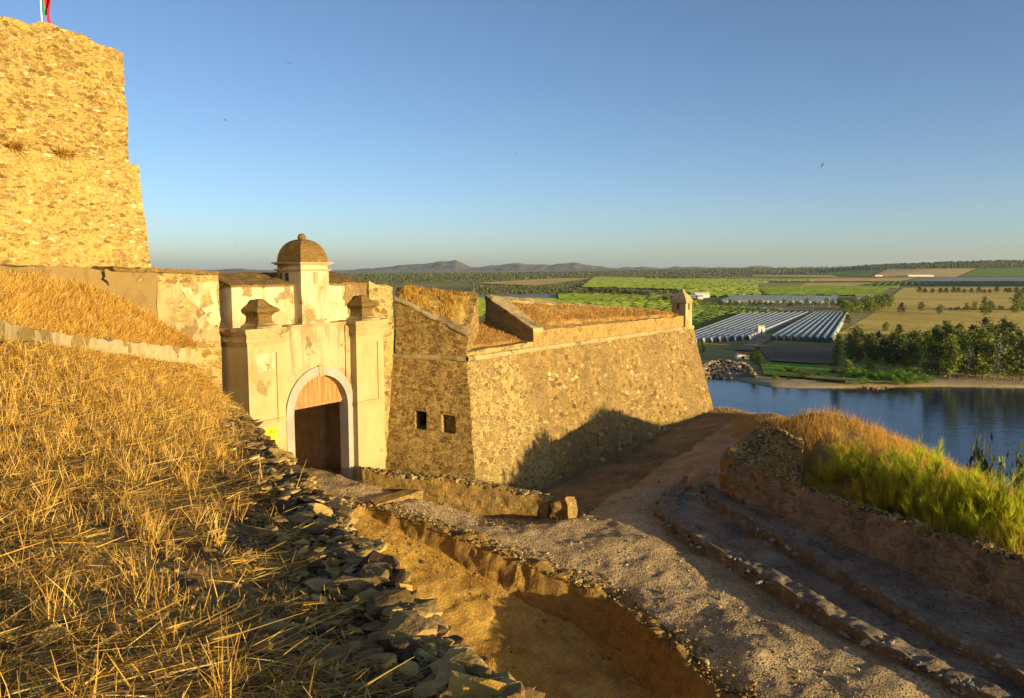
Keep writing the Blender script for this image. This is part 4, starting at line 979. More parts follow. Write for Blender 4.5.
ring = [E_+np.array((.12, 0, -.02)), Cc, Bc, A+np.array((.0, 0, -.0))]
blk = mk('thick_end', rough_prism([p*np.array((1, 1, 0))+np.array((0, 0, zroad(p[0], p[1])-1.2)) for p in ring], ring, .14, .06, 2., .10, 2., 102), M['low'], pa)
r = np.random.default_rng(103); u, v = r.uniform(0.02, .98, 900), r.uniform(.02, .98, 900)
mk('rubble_top', stones(bil(*ring, u, v)+(0, 0, .02), r.uniform(.03, .11, 900), (.25, .6), .4, 104, True), M['rub'], blk)
r = np.random.default_rng(105); u, v = r.uniform(0.05, .98, 3600), r.uniform(.05, .95, 3600); P = bil(*ring, u, v); k = fbm2(P[:, 0]*1.2, P[:, 1]*1.2, 106) > -.1; P = P[k]; n = len(P)
mk('grass', blades(P, r.uniform(.06, .22, n), np.stack([r.normal(0, .7, n), r.normal(0, .7, n), np.ones(n)], -1), r.uniform(.01, .02, n), 2, 107), M['straw'], blk)
# cap stones along the crest
r = np.random.default_rng(108); TL = np.array(tl); t = r.uniform(3, len(TL)-2.01, 520); i0 = t.astype(int); P = TL[i0]+(TL[i0+1]-TL[i0])*(t-i0)[:, None]-qn*r.uniform(0, .5, 520)[:, None]
mk('cap_stones', slabs(P+(0, 0, .02), r.uniform(.05, .16, 520), np.full(520, .06), 1.2, .6, .15, 109), M['rub'], pa)
# kerb steps
for pts_, hgt, z0, lb in ((K1P, .27, 0., 'lower rough stone kerb step curving along the shaded track'), (K2P, .17, .27, 'upper rough stone kerb step below the shaded parapet')):
    kb_ = dense([p[:2] for p in pts_], .5); zk = [zroad(*p)+z0 for p in kb_]
    o = mk('stone_kerb', join(pwall(kb_, [z+hgt for z in zk], [z-.5 for z in zk], .55, 1, .08, .075, 2.4, .05, 111, 2.2)), M['dark_rubble'], None, False, (kb_[0][0], kb_[0][1], zk[0])); tag(o, lb, 'kerb', 'kerb steps beside the parapet')
def along_line(L_, n, seed, lo, hi, sd, off):
    r = np.random.default_rng(seed); kk = np.array([p[:2] for p in L_]); tt = r.uniform(lo, hi, n); i0 = tt.astype(int); a = kk[i0]; b = kk[i0+1]; d = b-a; d /= np.linalg.norm(d, axis=1, keepdims=True)
    o = r.normal(off, sd, n)[:, None]; P = a+(b-a)*(tt-i0)[:, None]+np.stack([-d[:, 1], d[:, 0]], -1)*o; return P, o[:, 0], r
gs = []
for L_, z0, sd_, n, dz_ in ((K1P, 0, 113, 460, .20), (K2P, .25, 114, 150, .06)):
    P, o, r = along_line(L_, n, sd_, .2, len(L_)-1.6, .16, .12); z = np.array([zroad(x, y) for x, y in P])+z0+np.where(o > -.02, dz_, dz_*r.uniform(-.2, .9, n))
    gs.append(stones(np.column_stack([P, z]), np.minimum(np.exp(r.normal(-2.9, .6, n)), .14), (.3, .6), .4, sd_+5, True))
tag(mk('kerb_rubble', join(*gs), tint_mat('dark kerb stones', [(0., (.12, .10, .08)), (.6, (.26, .215, .18)), (1., (.42, .36, .29))], 0, .95, None, .1, (14., .012))), kind='stuff')
# ------------------------------------------------------------------ ground cover of the lower level
def poly_scatter(n, xr, yr, seed, cond):
    r = np.random.default_rng(seed); X = r.uniform(*xr, n); Y = r.uniform(*yr, n); k = cond(X, Y); X, Y = X[k], Y[k]
    return np.stack([X, Y, ground_z(X, Y)], -1), r
ondry = lambda X, Y: (seg_dist(X, Y, DP) > .05) & (Y < 30) & (X > -6-.25*(Y-20)*0) & (fbm2(X*.8, Y*.8, 121) > -.35)
P, r = poly_scatter(52000, (-5.5, 4.5), (14.5, 29.4), 122, ondry); n = len(P)
g1 = blades(P, r.uniform(.03, .13, n), np.stack([r.normal(0, .6, n), r.normal(0, .6, n), np.ones(n)], -1), r.uniform(.006, .013, n), 1, 123)
P, r = poly_scatter(11000, (-5.5, 4.5), (14.5, 29.4), 124, lambda X, Y: ondry(X, Y) & (fbm2(X*1.4, Y*1.4, 144) > .12)); n = len(P)
g2 = blades(P, r.uniform(.08, .32, n), np.stack([r.normal(0, .4, n), r.normal(0, .4, n), np.ones(n)], -1), r.uniform(.006, .012, n), 2, 125)
tag(mk('ditch_grass', join(g1, g2), M['straw_gold']), kind='stuff')
P, r = poly_scatter(5200, (-5.5, 4.8), (14.5, 29.4), 126, lambda X, Y: (seg_dist(X, Y, DP) > .15) & ((seg_dist(X, Y, DP) < 1.2+.5*fbm2(X, Y, 127)) | (fbm2(X*.6, Y*.6, 128) > .35)))
tag(mk('ditch_stones', stones(P, np.exp(r.normal(-3.9, .6, len(P))), (.4, .8), .35, 129), M['rub']), kind='stuff')
onroad = lambda X, Y: (seg_dist(X, Y, DP) < -.1) & (-seg_dist(X, Y, K1L) < -.05) & (fbm2(X*.9, Y*.9, 131) > -.25)
P, r = poly_scatter(30000, (-6.5, 11), (13, 32), 132, onroad); n = len(P)
sz = r.uniform(.008, .028, n)*(1+1.3*(r.uniform(0, 1, n) > .96))
sz *= np.where(seg_dist(P[:, 0], P[:, 1], DP) < -3.2-.0*P[:, 1], .55, 1.)
tag(mk('gravel', stones(P, sz, (.5, .9), .25, 133), M['pebble']), kind='stuff')
P, r = poly_scatter(260, (-6.5, 10), (13, 34), 134, onroad); n = len(P)
tag(mk('cobble_scatter', stones(P, r.uniform(.04, .10, n), (.4, .8), .3, 135), M['pebble']), kind='stuff')
# dry grass at the bastion foot and on the far lip of the track
P, r = poly_scatter(9000, (-1.5, 14), (27, 50), 136, lambda X, Y: (seg_dist(X, Y, road_edge) < -.1) & (fbm2(X, Y, 137) > -.2)); n = len(P)
g1 = blades(P, r.uniform(.04, .16, n), np.stack([r.normal(0, .6, n), r.normal(0, .6, n), np.ones(n)], -1), r.uniform(.008, .016, n), 1, 138)
P, r = poly_scatter(5000, (10.5, 15.5), (36, 54), 139, lambda X, Y: (-seg_dist(X, Y, CR) > -1.6) & (-seg_dist(X, Y, CR) < 1.2)); n = len(P)
g2 = blades(P, r.uniform(.05, .3, n), np.stack([r.normal(0, .4, n), r.normal(0, .4, n), np.ones(n)], -1), r.uniform(.01, .018, n), 2, 140)
tag(mk('verge_grass', join(g1, g2), M['straw_rust']), kind='stuff')
inblock = lambda X, Y: (-seg_dist(X, Y, [tuple(ring[3][:2]), tuple(ring[0][:2]), tuple(Q1[:2]), tuple(Q2[:2])]) > .75)
P, r = poly_scatter(52000, (8, 19), (10, 38.5), 141, lambda X, Y: inblock(X, Y) & (-seg_dist(X, Y, CR) < 2.6) & ((X > 11.3) | (Y < 27)) & (fbm2(X*.7, Y*.7, 142) > -.45)); n = len(P)
hh = r.uniform(.15, .65, n)*np.where(P[:, 1] > 33.5, .55, 1)
tag(mk('mound_grass', blades(P, hh, np.stack([r.normal(-.05, .3, n), r.normal(0, .3, n), np.ones(n)], -1), r.uniform(.008, .016, n), 2, 143), M['straw_gold']), kind='stuff')
TLd = np.array(dense([tuple(p) for p in tl[2:-1]], .5)); r = np.random.default_rng(151); n = 7000; t = r.uniform(0, len(TLd)-1.01, n); i0 = t.astype(int); q = TLd[i0]+(TLd[i0+1]-TLd[i0])*(t-i0)[:, None]; qe = -qn/np.linalg.norm(qn)
P = q+qe*r.uniform(.55, 1.25, n)[:, None]; gz = ground_z(P[:, 0], P[:, 1]); hh = np.clip((q[:, 2]+.22-gz)*r.uniform(.45, 1.08, n)*(1+.5*fbm2(P[:, 0]*1.1, P[:, 1]*1.1, 152)-.12), .2, 2.2); P[:, 2] = gz
tag(mk('parapet_brush', blades(P, hh, np.stack([r.normal(0, .2, n), r.normal(0, .2, n), np.ones(n)], -1), r.uniform(.010, .018, n), 2, 153, curl=.3), tint_mat('yellow brush stems', [(0., (.30, .17, .03)), (.5, (.56, .37, .055)), (1., (.58, .50, .06))], .15, .8)), kind='stuff')
# broom bushes
def broom_mesh(seed, mat):
    r = np.random.default_rng(seed); st = []; roots = []; dirs = []; tn__ = []
    for i in range(17):
        a = r.uniform(0, 6.283); sp = abs(r.normal(.0, .55)); d = np.array((math.cos(a)*sp, math.sin(a)*sp, 1.)); d /= np.linalg.norm(d)
        L_ = r.uniform(.5, .95); o = np.array((math.cos(a), math.sin(a), 0))
        p = [o*.05+d*L_*t*.9+o*.13*math.sin(3*t)*t+(0, 0, -.05) for t in (0, .35, .7, 1.)]
        st.append(tube(p, [.011, .008, .005, .002], 4))
        for k in range(9):
            t = r.uniform(.25, 1.); q = np.array([np.interp(t, (0, .35, .7, 1.), [x[c] for x in p]) for c in range(3)]); b = r.uniform(0, 6.283); s = r.uniform(.25, .8)
            d2 = d+np.array((math.cos(b)*s, math.sin(b)*s, .35)); d2 /= np.linalg.norm(d2); l2 = r.uniform(.10, .26)*(1.15-.4*t)
            st.append(tube([q, q+d2*l2], [.004, .0015], 3)); clump = r.uniform(-.2, .3)
            for m in range(26):
                w = r.uniform(.1, 1.05); c = r.uniform(0, 6.283); e = r.uniform(.2, .75); roots.append(q+d2*l2*w); dirs.append(d2+np.array((math.cos(c)*e, math.sin(c)*e, .2))); tn__.append(r.uniform(.1, .9)+clump)
    roots = np.array(roots); dirs = np.array(dirs); n = len(roots)
    g = blades(roots, r.uniform(.06, .21, n), dirs, r.uniform(.004, .008, n), 1, seed+1, np.clip(np.array(tn__), 0, 1), .3)
    return st, g, mat
bm = [broom_mesh(201, M['broom']), broom_mesh(202, M['broom']), broom_mesh(203, M['broom_dry'])]
bmesh_ = []
for st, g, mt in bm:
    V, L_, S_ = join(*st)[:3]; bmesh_.append((mesh_np('stems', V, L_, S_, M['bark']), mesh_np('sprays', *g[:3], mt, False, g[3])))
spots = [(829, 1.2, 446, 2, 'small yellowing broom bush beside the thick end of the parapet'), (858, 1.3, 438, 0, 'green broom bush behind the first thin stretch of parapet'), (845, 3.0, 436, 2, 'small yellowing broom sprig on the dry grass mound'), (888, 1.6, 442, 1, 'broad green broom bush below the crest of the dry mound'),
         (927, 2.4, 430, 0, 'tallest bright green broom bush standing out against the river'), (905, 1.0, 466, 2, 'yellow broom bush leaning over the crumbled parapet step'), (955, 1.7, 452, 1, 'bright broom bush right of the tallest one'), (985, 2.2, 458, 0, 'green broom bush with feathery top before dark shrubs by the river'), (1012, 2.0, 466, 1, 'green broom bush close to the right frame edge above the parapet'),
         (945, .95, 486, 2, 'yellow broom bush close behind the lit cap stone of the parapet'), (1000, .95, 508, 2, 'yellowed broom bush close behind the lowest parapet stretch at right'), (872, .9, 466, 2, 'low yellowish broom bush pressed against the parapet back'), (1042, 2.4, 474, 0, 'green broom bush partly outside the right frame edge'), (1046, 1.1, 505, 2, 'yellowed broom bush cut by the right frame edge near the parapet'),
         (905, 3.0, 446, 1, 'green broom bush on the crest left of the tallest one'), (968, 3.4, 462, 0, 'rounded green broom bush on the far side of the row, above the river'), (925, 1.2, 470, 1, 'green broom bush in front of the tallest one'), (975, 1.0, 492, 1, 'green broom bush behind the middle of the dark notched parapet'), (1022, 1.2, 500, 1, 'bright broom bush in front of the row at far right')]
for i, (u, of, vt, k, lb) in enumerate(spots):
    p = PPL(u, vt, Q0-qn/np.linalg.norm(qn)*(of+.4), qn); tz_ = p[2]; p[2] = float(ground_z(np.array([p[0]]), np.array([p[1]]))[0])-.03; h = max(.9, (tz_-p[2])/1.02)
    e = empty('broom_bush', p, lb, 'bush', 'broom bushes behind the parapet')
    wd_ = (.62*h+.45)*(.9+.25*((i*7) % 3)/2); e.scale = (wd_, wd_, h); e.rotation_euler = (0, 0, i*1.7)
    for nm, me in zip(('stems', 'sprays'), bmesh_[k]):
        o = bpy.data.objects.new(nm, me); COL.objects.link(o); o.parent = e

# ------------------------------------------------------------------ river, plain and far country
ZP, ZW = -43.5, -45.0
bkpx = [(-900, 372), (300, 370), (640, 372), (712, 376.5), (747, 383), (775, 387.5), (804, 389), (881, 388.5), (932, 387.3), (1024, 388.3), (1200, 391), (1700, 396)]
bkY = [(u-512)/F for u, v in bkpx]; bkD = [PZ(u, v, ZW)[1] for u, v in bkpx]
def bankY(a): return np.interp(a, bkY, bkD)
def zfar(X, Y):
    a = X/np.maximum(Y, 1.); rt = smooth(.30, .62, a)
    z = ZP+rt*105*smooth(3300, 6000, Y)+(1-rt)*((4+46*smooth(-.02, .26, a))*smooth(4600, 9500, Y))
    z = z+smooth(2500, 5000, Y)*fbm2(X/900, Y/900, 301, 3)*9
    return z
def hits(U, V):
    D = np.array([ray(u, v) for u, v in zip(U, V)]); n = len(D)
    with np.errstate(divide='ignore'): tf = np.where(D[:, 2] < -1e-6, ZP/np.minimum(D[:, 2], -1e-6), 1e9)
    near = tf*D[:, 1] < 2500; T = np.geomspace(2200, 16000, 160); res = np.full(n, 16000.); idx = np.where(~near)[0]
    if len(idx):
        Pq = D[idx][:, None]*T[None, :, None]; below = Pq[..., 2] <= zfar(Pq[..., 0], Pq[..., 1]); k = np.argmax(below, 1); ok = below.any(1)
        lo = T[np.maximum(k-1, 0)].copy(); hi = T[k].copy()
        for _ in range(12):
            mm = .5*(lo+hi); q = D[idx]*mm[:, None]; bl = q[:, 2] <= zfar(q[:, 0], q[:, 1]); hi = np.where(bl, mm, hi); lo = np.where(bl, lo, mm)
        res[idx] = np.where(ok, hi, 16000.)
    res[near] = tf[near]
    return D*res[:, None]
def hit(u, v): return hits([u], [v])[0]
av = np.linspace(-1.6, 1.9, 330); kv = np.concatenate([[0, 2.5, 6, 11, 18], 18+np.geomspace(8, 34000, 150)])
AA, KK = np.meshgrid(av, kv); YYf = bankY(AA)+KK; XXf = AA*YYf; ZZf = zfar(XXf, YYf)
ZZf = np.where(KK < 1, ZW-1.2, np.where(KK < 4, ZW+.35, np.where(KK < 8, ZW+.8, np.where(KK < 14, ZP-.25, ZZf))))+np.where((KK > 1) & (KK < 40), fbm2(XXf*.08, YYf*.08, 302)*.35, 0)
PF = np.stack([XXf, YYf, ZZf], -1)
m, nt, b, v = base('open plain', .95, .1)
pc_ = ramp(nt, noise(nt, v, .0032, 6., .65), [(.3, (.20, .19, .04)), (.45, (.30, .27, .06)), (.56, (.46, .34, .11)), (.7, (.26, .25, .055))])
pc_ = mix(nt, .6, pc_, ramp(nt, noise(nt, v, .09, 6., .7), [(.3, (.4, .42, .35)), (.7, (1.35, 1.3, 1.2))]), 'MULTIPLY'); setcol(nt, b, pc_, noise(nt, v, .25, 5.), .8); M['plain'] = m
M['sand'] = ground_mat('river sand', [(.30, .22, .12), (.42, .33, .19), (.36, .28, .14)], .12, .2)
tag(mk('river_bank', grid_geo(PF[:5]), M['sand'], None, True), kind='structure')
tag(mk('plain', grid_geo(PF[4:]), M['plain'], None, True), kind='structure')
# water
m, nt, b, v = base('river water', .08, .5); b.inputs['IOR'].default_value = 1.33
n1 = noise(nt, scaled(nt, v, (.35, 1., 1.)), .55, 4., .6); n2 = noise(nt, v, .035, 3.)
setcol(nt, b, (.012, .028, .05), mth(nt, 'ADD', n1, mth(nt, 'MULTIPLY', n2, 2.)), .10)
wx = np.linspace(-900, 1700, 40); wy = np.linspace(-500, 700, 30); wX, wY = np.meshgrid(wx, wy)
tag(mk('river_water', grid_geo(np.stack([wX, wY, np.full_like(wX, ZW)], -1)), m, None, True), kind='structure')
# fields
def field_mat(name, c1, c2, ang=None, sp=6., k=.5):
    m, nt, b, v = base(name, .95, .1)
    c = mix(nt, sstep(nt, noise(nt, v, .011, 5., .6), .4, .6), c1, c2)
    c = mix(nt, .5, c, ramp(nt, noise(nt, v, .13, 6., .7), [(.3, (.5, .5, .45)), (.7, (1.3, 1.3, 1.25))]), 'MULTIPLY')
    if ang is not None:
        w = nd(nt, 'ShaderNodeTexWave', {'Vector': nd(nt, 'ShaderNodeMapping', {'Vector': v, 'Rotation': (0, 0, ang)}).outputs[0], 'Scale': 1./sp*.32, 'Distortion': 1.5, 'Detail': 2., 'Detail Scale': .05})
        c = mix(nt, mth(nt, 'MULTIPLY', w.outputs[1], k), c, (c2[0]*.35, c2[1]*.35, c2[2]*.35))
    setcol(nt, b, c, noise(nt, v, .4, 4.), .5); return m
FM = dict(lime=field_mat('lime crop', (.36, .43, .03), (.28, .35, .03), .5, 7, .3), green=field_mat('green crop', (.24, .34, .03), (.18, .27, .03), -.4, 9, .3), dkgreen=field_mat('dark vines', (.18, .22, .035), (.13, .17, .03), -.35, 9, .6),
    vine=field_mat('vineyard rows', (.32, .36, .04), (.24, .29, .035), .48, 8, .65), gold=field_mat('stubble field', (.86, .58, .12), (.72, .47, .09)), orange=field_mat('ripe field', (.86, .56, .15), (.74, .47, .12)), pink=field_mat('ploughed field', (.46, .32, .18), (.36, .25, .14)),
    net=field_mat('netted crop', (.42, .42, .40), (.34, .35, .36), 1.2, 14, .5), earth=field_mat('bare earth', (.26, .18, .09), (.18, .12, .06)), track=field_mat('pale track', (.36, .25, .14), (.28, .19, .10)), meadow=field_mat('bank meadow', (.18, .30, .02), (.30, .30, .05)))
fields = [('gold', (838, 334), (1060, 336), (1060, 311), (880, 309)), ('gold', (848, 297), (900, 309), (1060, 310), (1060, 287), (903, 288)), ('lime', (440, 316), (700, 316), (700, 300), (440, 298.5)), ('net', (460, 298.7), (557, 299), (556, 294.6), (460, 295.8)), ('vine', (557, 300.5), (700, 304), (650, 294.3), (556, 294.8)),
    ('green', (581, 288), (700, 290.8), (790, 280), (592, 279)), ('orange', (470, 283.8), (536, 286.5), (592, 279), (560, 278.5)), ('orange', (592, 278.7), (650, 280), (644, 277.6), (594, 276.8)), ('orange', (752, 276.8), (838, 278), (833, 275.6), (757, 275)),
    ('green', (676, 282.2), (815, 282.2), (815, 279.3), (790, 280)), ('orange', (870, 277), (957, 277.3), (977, 268.6), (889, 269.2)), ('green', (818, 275.3), (868, 277), (886, 269.4), (846, 270.3)), ('green', (959, 277.3), (1060, 277), (1060, 268.3), (979, 268.6)),
    ('orange', (790, 282), (900, 282), (916, 278.4), (815, 279)), ('net', (902, 282), (1060, 281.6), (1060, 277.8), (930, 278.2)), ('green', (862, 286.2), (1060, 286.5), (1060, 282.3), (886, 282.4)), ('orange', (800, 286.3), (859, 286), (880, 283), (806, 283.3)), ('dkgreen', (766, 296), (868, 296.4), (898, 286.8), (760, 287.2)),
    ('pink', (676, 284.8), (800, 287), (806, 283.4), (676, 282.5)), ('lime', (676, 290.5), (700, 297.5), (762, 297), (757, 285.6)), ('vine', (688, 338), (745, 315), (788, 309.5), (688, 304)), ('pink', (727, 307), (772, 312.6), (836, 308.5), (800, 305.5)), ('earth', (756, 346), (836, 346), (838, 366), (770, 362)), ('meadow', (845, 384.5), (934, 384), (934, 366), (850, 362)), ('meadow', (764, 376), (848, 383), (848, 368), (760, 364)), ('track', (733, 351), (752, 352), (772, 339), (762, 338))]
def inquad(u, v, q):
    s = 0; n = len(q); ins = False
    for (a, b_), (c, d_) in zip(q, q[1:]+q[:1]):
        if (b_ > v) != (d_ > v) and u < (c-a)*(v-b_)/(d_-b_)+a: ins = not ins
    return ins
for i, (mt, *q) in enumerate(fields):
    if len(q) == 5: q4 = [q[0], q[2], q[3], q[4]]; quads = [(q[0], q[1], q[2], ((q[4][0]+q[3][0])/2, q[3][1])), (q[0], ((q[4][0]+q[3][0])/2, q[3][1]), q[4], q[4])]; q = [((q[0][0]+q[1][0])/2, q[1][1]), q[2], q[3], q[4]]
    nu, nv = 13, 7; P = np.zeros((nv, nu, 3))
    for j in range(nv):
        for k in range(nu):
            s, t = k/(nu-1), j/(nv-1)
            u = (q[0][0]*(1-s)+q[1][0]*s)*(1-t)+(q[3][0]*(1-s)+q[2][0]*s)*t; v = (q[0][1]*(1-s)+q[1][1]*s)*(1-t)+(q[3][1]*(1-s)+q[2][1]*s)*t
            jj = (0. if 0 < j < nv-1 else .12*math.sin(k*2.1+i))
            P[j, k] = (u, v+jj, 0)
    P = hits(P[..., 0].ravel(), P[..., 1].ravel()).reshape(nv, nu, 3)
    far = P[..., 1].mean(); P[..., 2] = zfar(P[..., 0], P[..., 1])+(.12 if far < 900 else .5 if far < 2500 else 2.0)+.03*i
    tag(mk('field', grid_geo(P), FM[mt], None, True), kind='structure')
# crop rows standing on the green fields
def in_poly(X, Y, q):
    ins = np.zeros(X.shape, bool)
    for (a, b_), (c, d_) in zip(q, q[1:]+q[:1]):
        with np.errstate(divide='ignore', invalid='ignore'): ins ^= ((b_ > Y) != (d_ > Y)) & (X < (c-a)*(Y-b_)/(d_-b_)+a)
    return ins
rows = []; rr = np.random.default_rng(305)
for i, (mt, *q) in enumerate(fields):
    if mt not in ('vine', 'lime', 'dkgreen', 'green'): continue
    W4 = hits([p[0] for p in q], [p[1] for p in q]); far = W4[:, 1].mean()
    if far > 3200: continue
    th = math.atan2(.89, .46) if mt != 'dkgreen' else math.atan2(.6, .8); e = np.array((math.cos(th), math.sin(th))); f = np.array((-e[1], e[0]))
    sp = np.clip(far*.008, 5, 16); sl = sp*2.2; ta = W4[:, :2]@e; tb = W4[:, :2]@f
    A_, B_ = np.meshgrid(np.arange(ta.min(), ta.max(), sl), np.arange(tb.min(), tb.max(), sp)); A_ = A_.ravel(); B_ = B_.ravel()
    X, Y = A_*e[0]+B_*f[0], A_*e[1]+B_*f[1]; k = in_poly(X, Y, [tuple(p[:2]) for p in W4]) & (rr.uniform(0, 1, len(X)) > .025); X, Y = X[k], Y[k]; n = len(X)
    if n == 0: continue
    z = zfar(X, Y)+.2; h = sp*.24*rr.uniform(.85, 1.15, n); w = sp*.26
    C_ = np.stack([X, Y, z], -1); e3 = np.array((e[0], e[1], 0))*sl*.51; f3 = np.array((f[0], f[1], 0))*w; up_ = np.stack([0*h, 0*h, h], -1)
    V = np.stack([C_-e3-f3, C_-e3+f3, C_-e3+up_, C_+e3-f3, C_+e3+f3, C_+e3+up_*rr.uniform(.8, 1.2, n)[:, None]], 1).reshape(-1, 3)
    L_ = ((np.arange(n)*6)[:, None]+np.array([0, 3, 5, 2, 1, 2, 5, 4])[None]).ravel()
    t0 = {'vine': .28, 'lime': .52, 'dkgreen': .10, 'green': .34}[mt]
    rows.append((V, L_, np.full(2*n, 4), np.repeat(np.clip(t0+rr.normal(0, .10, n)+.12*fbm2(X/40, Y/40, 306), 0, 1), 6)))
tag(mk('crop_rows', join(*rows), tint_mat('crop leaves', [(0., (.07, .11, .015)), (.4, (.15, .20, .02)), (.7, (.23, .27, .025)), (1., (.34, .35, .035))], .2, .8), None, False, (0, 900, ZP)), kind='stuff')
# mountains
prof = [(120, 274), (200, 272), (235, 268.5), (260, 270.5), (300, 273), (330, 273), (350, 270.5), (380, 267.5), (420, 263.5), (440, 261.5), (456, 260), (464, 263), (472, 267), (480, 267.3), (490, 265.8), (505, 264.6), (520, 262.8), (535, 264.6), (555, 264), (575, 263), (595, 266), (610, 268), (630, 267), (660, 268), (690, 266.2), (710, 267), (730, 268), (755, 266), (775, 267.5), (800, 269), (850, 271), (1100, 272)]
us = np.arange(100, 1080, 2.); YM = 17000.
hz = np.interp(us, [p[0] for p in prof], [p[1] for p in prof]); hz = (269-hz)/F*YM+fbm(np.stack([us*.12, us*0, us*0], -1), 311, 4)*16
dv = np.linspace(-1, 1, 40); am = (us-512)/F; P = np.zeros((len(dv), len(us), 3))
for j, d in enumerate(dv):
    y = YM+d*2600; P[j, :, 0] = am*y; P[j, :, 1] = y; bl = (1-abs(d))**.8
    P[j, :, 2] = -60+(hz+60)*bl+fbm(np.stack([am*90, am*0+d*9, am*0], -1), 312, 4)*45*bl*(1-bl)*2.2
M['mount'] = ground_mat('scrubby mountain', [(.12, .10, .05), (.20, .15, .08), (.30, .22, .12)], .0012, 60.)
tag(mk('mountains', grid_geo(P), M['mount'], None, True), kind='structure')
# far woodland
r = np.random.default_rng(321); pts_ = []; fq = [tuple(f[1:]) for f in fields]
for k in range(13000):
    u = r.uniform(300, 1040); t = r.uniform(0, 1)
    vt = np.interp(u, [300, 480, 620, 760, 830, 880, 1040], [274.5, 273.5, 271.5, 268, 265, 263, 258.5]); vb = np.interp(u, [300, 480, 600, 680, 760, 830, 880, 1040], [287, 280, 277.5, 279, 276.5, 274, 269.5, 268])
    v = vt+(vb-vt)*t
    if any(inquad(u, v, list(q)) for q in fq): continue
    pts_.append((u, v))
for k in range(1500):
    u = r.uniform(470, 690); v = r.uniform(280, 294)
    if any(inquad(u, v, list(q)) for q in fq): continue
    pts_.append((u, v))
P = hits(*zip(*pts_)); d = P[:, 1]; k = d < 11000; P = P[k]; d = d[k]; n = len(P)
P[:, 0] += r.uniform(-10, 10, n)
sz = np.clip(d*.0011, 2.2, 7.)*r.uniform(.7, 1.4, n); P[:, 2] = zfar(P[:, 0], P[:, 1])+sz*.55
M['woods'] = tint_mat('holm oak canopy', [(0., (.035, .042, .012)), (.5, (.07, .078, .02)), (1., (.13, .125, .035))], 0, .9)
tag(mk('far_woodland', stones(P, sz, (.6, .95), .25, 322), M['woods'], None, True), kind='stuff')

# ------------------------------------------------------------------ trees of the far bank
def leaf_cards(P, size, seed, elong=1.6, droop=0.):
    r = np.random.default_rng(seed); n = len(P); d = r.normal(0, 1, (n, 3)); d[:, 2] = d[:, 2]*.6-droop; d /= np.linalg.norm(d, axis=1, keepdims=True)
    e = r.normal(0, 1, (n, 3)); e -= d*np.sum(e*d, 1, keepdims=True); e /= np.linalg.norm(e, axis=1, keepdims=True)
    s = (size*r.uniform(.6, 1.3, n))[:, None]; a = d*s*elong*.5; b = e*s*.5
    V = np.stack([P-a, P+b*.9, P+a, P-b*.9], 1); L_ = np.arange(4*n); return V.reshape(-1, 3), L_, np.full(n, 4), np.repeat(r.uniform(0, 1, n), 4)
def tree_mesh(seed, kind):
    """unit-height tree: trunk with limbs and a crown of leaf clumps"""
    r = np.random.default_rng(seed); lean = r.normal(0, .03, 2)
    if kind == 'tall': lo, wd, nc, cs, ls = .15, .17, 32, .08, .034
    elif kind == 'poplar': lo, wd, nc, cs, ls = .08, .11, 28, .07, .034
    elif kind == 'round': lo, wd, nc, cs, ls = .22, .36, 24, .15, .055
    else: lo, wd, nc, cs, ls = .05, .46, 22, .18, .07
    tr = [tube([(0, 0, -.04), (lean[0]*.3+.012, lean[1]*.3, lo+.1), (lean[0]*.8-.01, lean[1]*.8+.01, .55), (lean[0], lean[1], .8)], [.014, .010, .007, .003], 6)]
    C_ = []
    for i in range(nc):
        t = (i+r.uniform(0, 1))/nc; z = lo+(1-lo-.04)*t
        w = wd*(math.sin(math.pi*min(1, .12+t*.9))**.7 if kind != 'poplar' else (.35+.9*t if t < .35 else 1.05*(1-t)**.6+.1))
        a = r.uniform(0, 6.283); q = w*r.uniform(.15, 1.)
        c = np.array((lean[0]*z+math.cos(a)*q, lean[1]*z+math.sin(a)*q, z)); C_.append(c)
        if i % 2 == 0: tr.append(tube([(lean[0]*z*.7, lean[1]*z*.7, max(lo*.7, z-.14)), c], [.008, .002], 4))
    Ps = []; m_ = 34
    for c in C_:
        s = cs*r.uniform(.6, 1.25); Ps.append(c+r.normal(0, 1, (m_, 3))*s*np.array((.55, .55, .5)))
    g = leaf_cards(np.concatenate(Ps), ls, seed+5, 1.5, .3 if kind == 'tall' else 0)
    # lighter and darker clumps
    g = (g[0], g[1], g[2], np.clip(g[3]*.7+np.repeat(r.uniform(-.15, .45, nc), m_*4), 0, 1))
    V, L_, S_ = join(*tr)[:3]
    return mesh_np('trunk', V, L_, S_, M['bark'], True), g
TM = {}
for key, kind, mt, sd in (('euc1', 'tall', 'leaf_a', 401), ('euc2', 'tall', 'leaf_b', 402), ('euc3', 'tall', 'leaf_a', 403), ('grey', 'tall', 'leaf_c', 404), ('pop', 'poplar', 'leaf_b', 405), ('oak', 'round', 'leaf_d', 406), ('rnd', 'round', 'leaf_a', 407), ('bush', 'bush', 'leaf_b', 408), ('dbush', 'bush', 'leaf_d', 409), ('reed', 'bush', 'reed', 410)):
    t, g = tree_mesh(sd, kind); TM[key] = (t, mesh_np('crown', *g[:3], M[mt], False, g[3]))
tn_ = [0]
def tree(key, p, h, label, group=None, wide=1., name='tree', cat='tree'):
    e = empty(name, p, label, cat, group); tn_[0] += 1
    e.scale = (h*wide, h*wide, h); e.rotation_euler = (0, 0, tn_[0]*2.399)
    for nm, me in zip(('trunk', 'crown'), TM[key]):
        o = bpy.data.objects.new(nm, me); COL.objects.link(o); o.parent = e
    return e
def treepx(key, u, v, hpx, label, group=None, wide=1., **k):
    p = hit(u, v); p[2] = float(zfar(np.array(p[0]), np.array(p[1])))-.1
    return tree(key, p, hpx/F*np.linalg.norm(p), label, group, wide, **k)
r = np.random.default_rng(331)
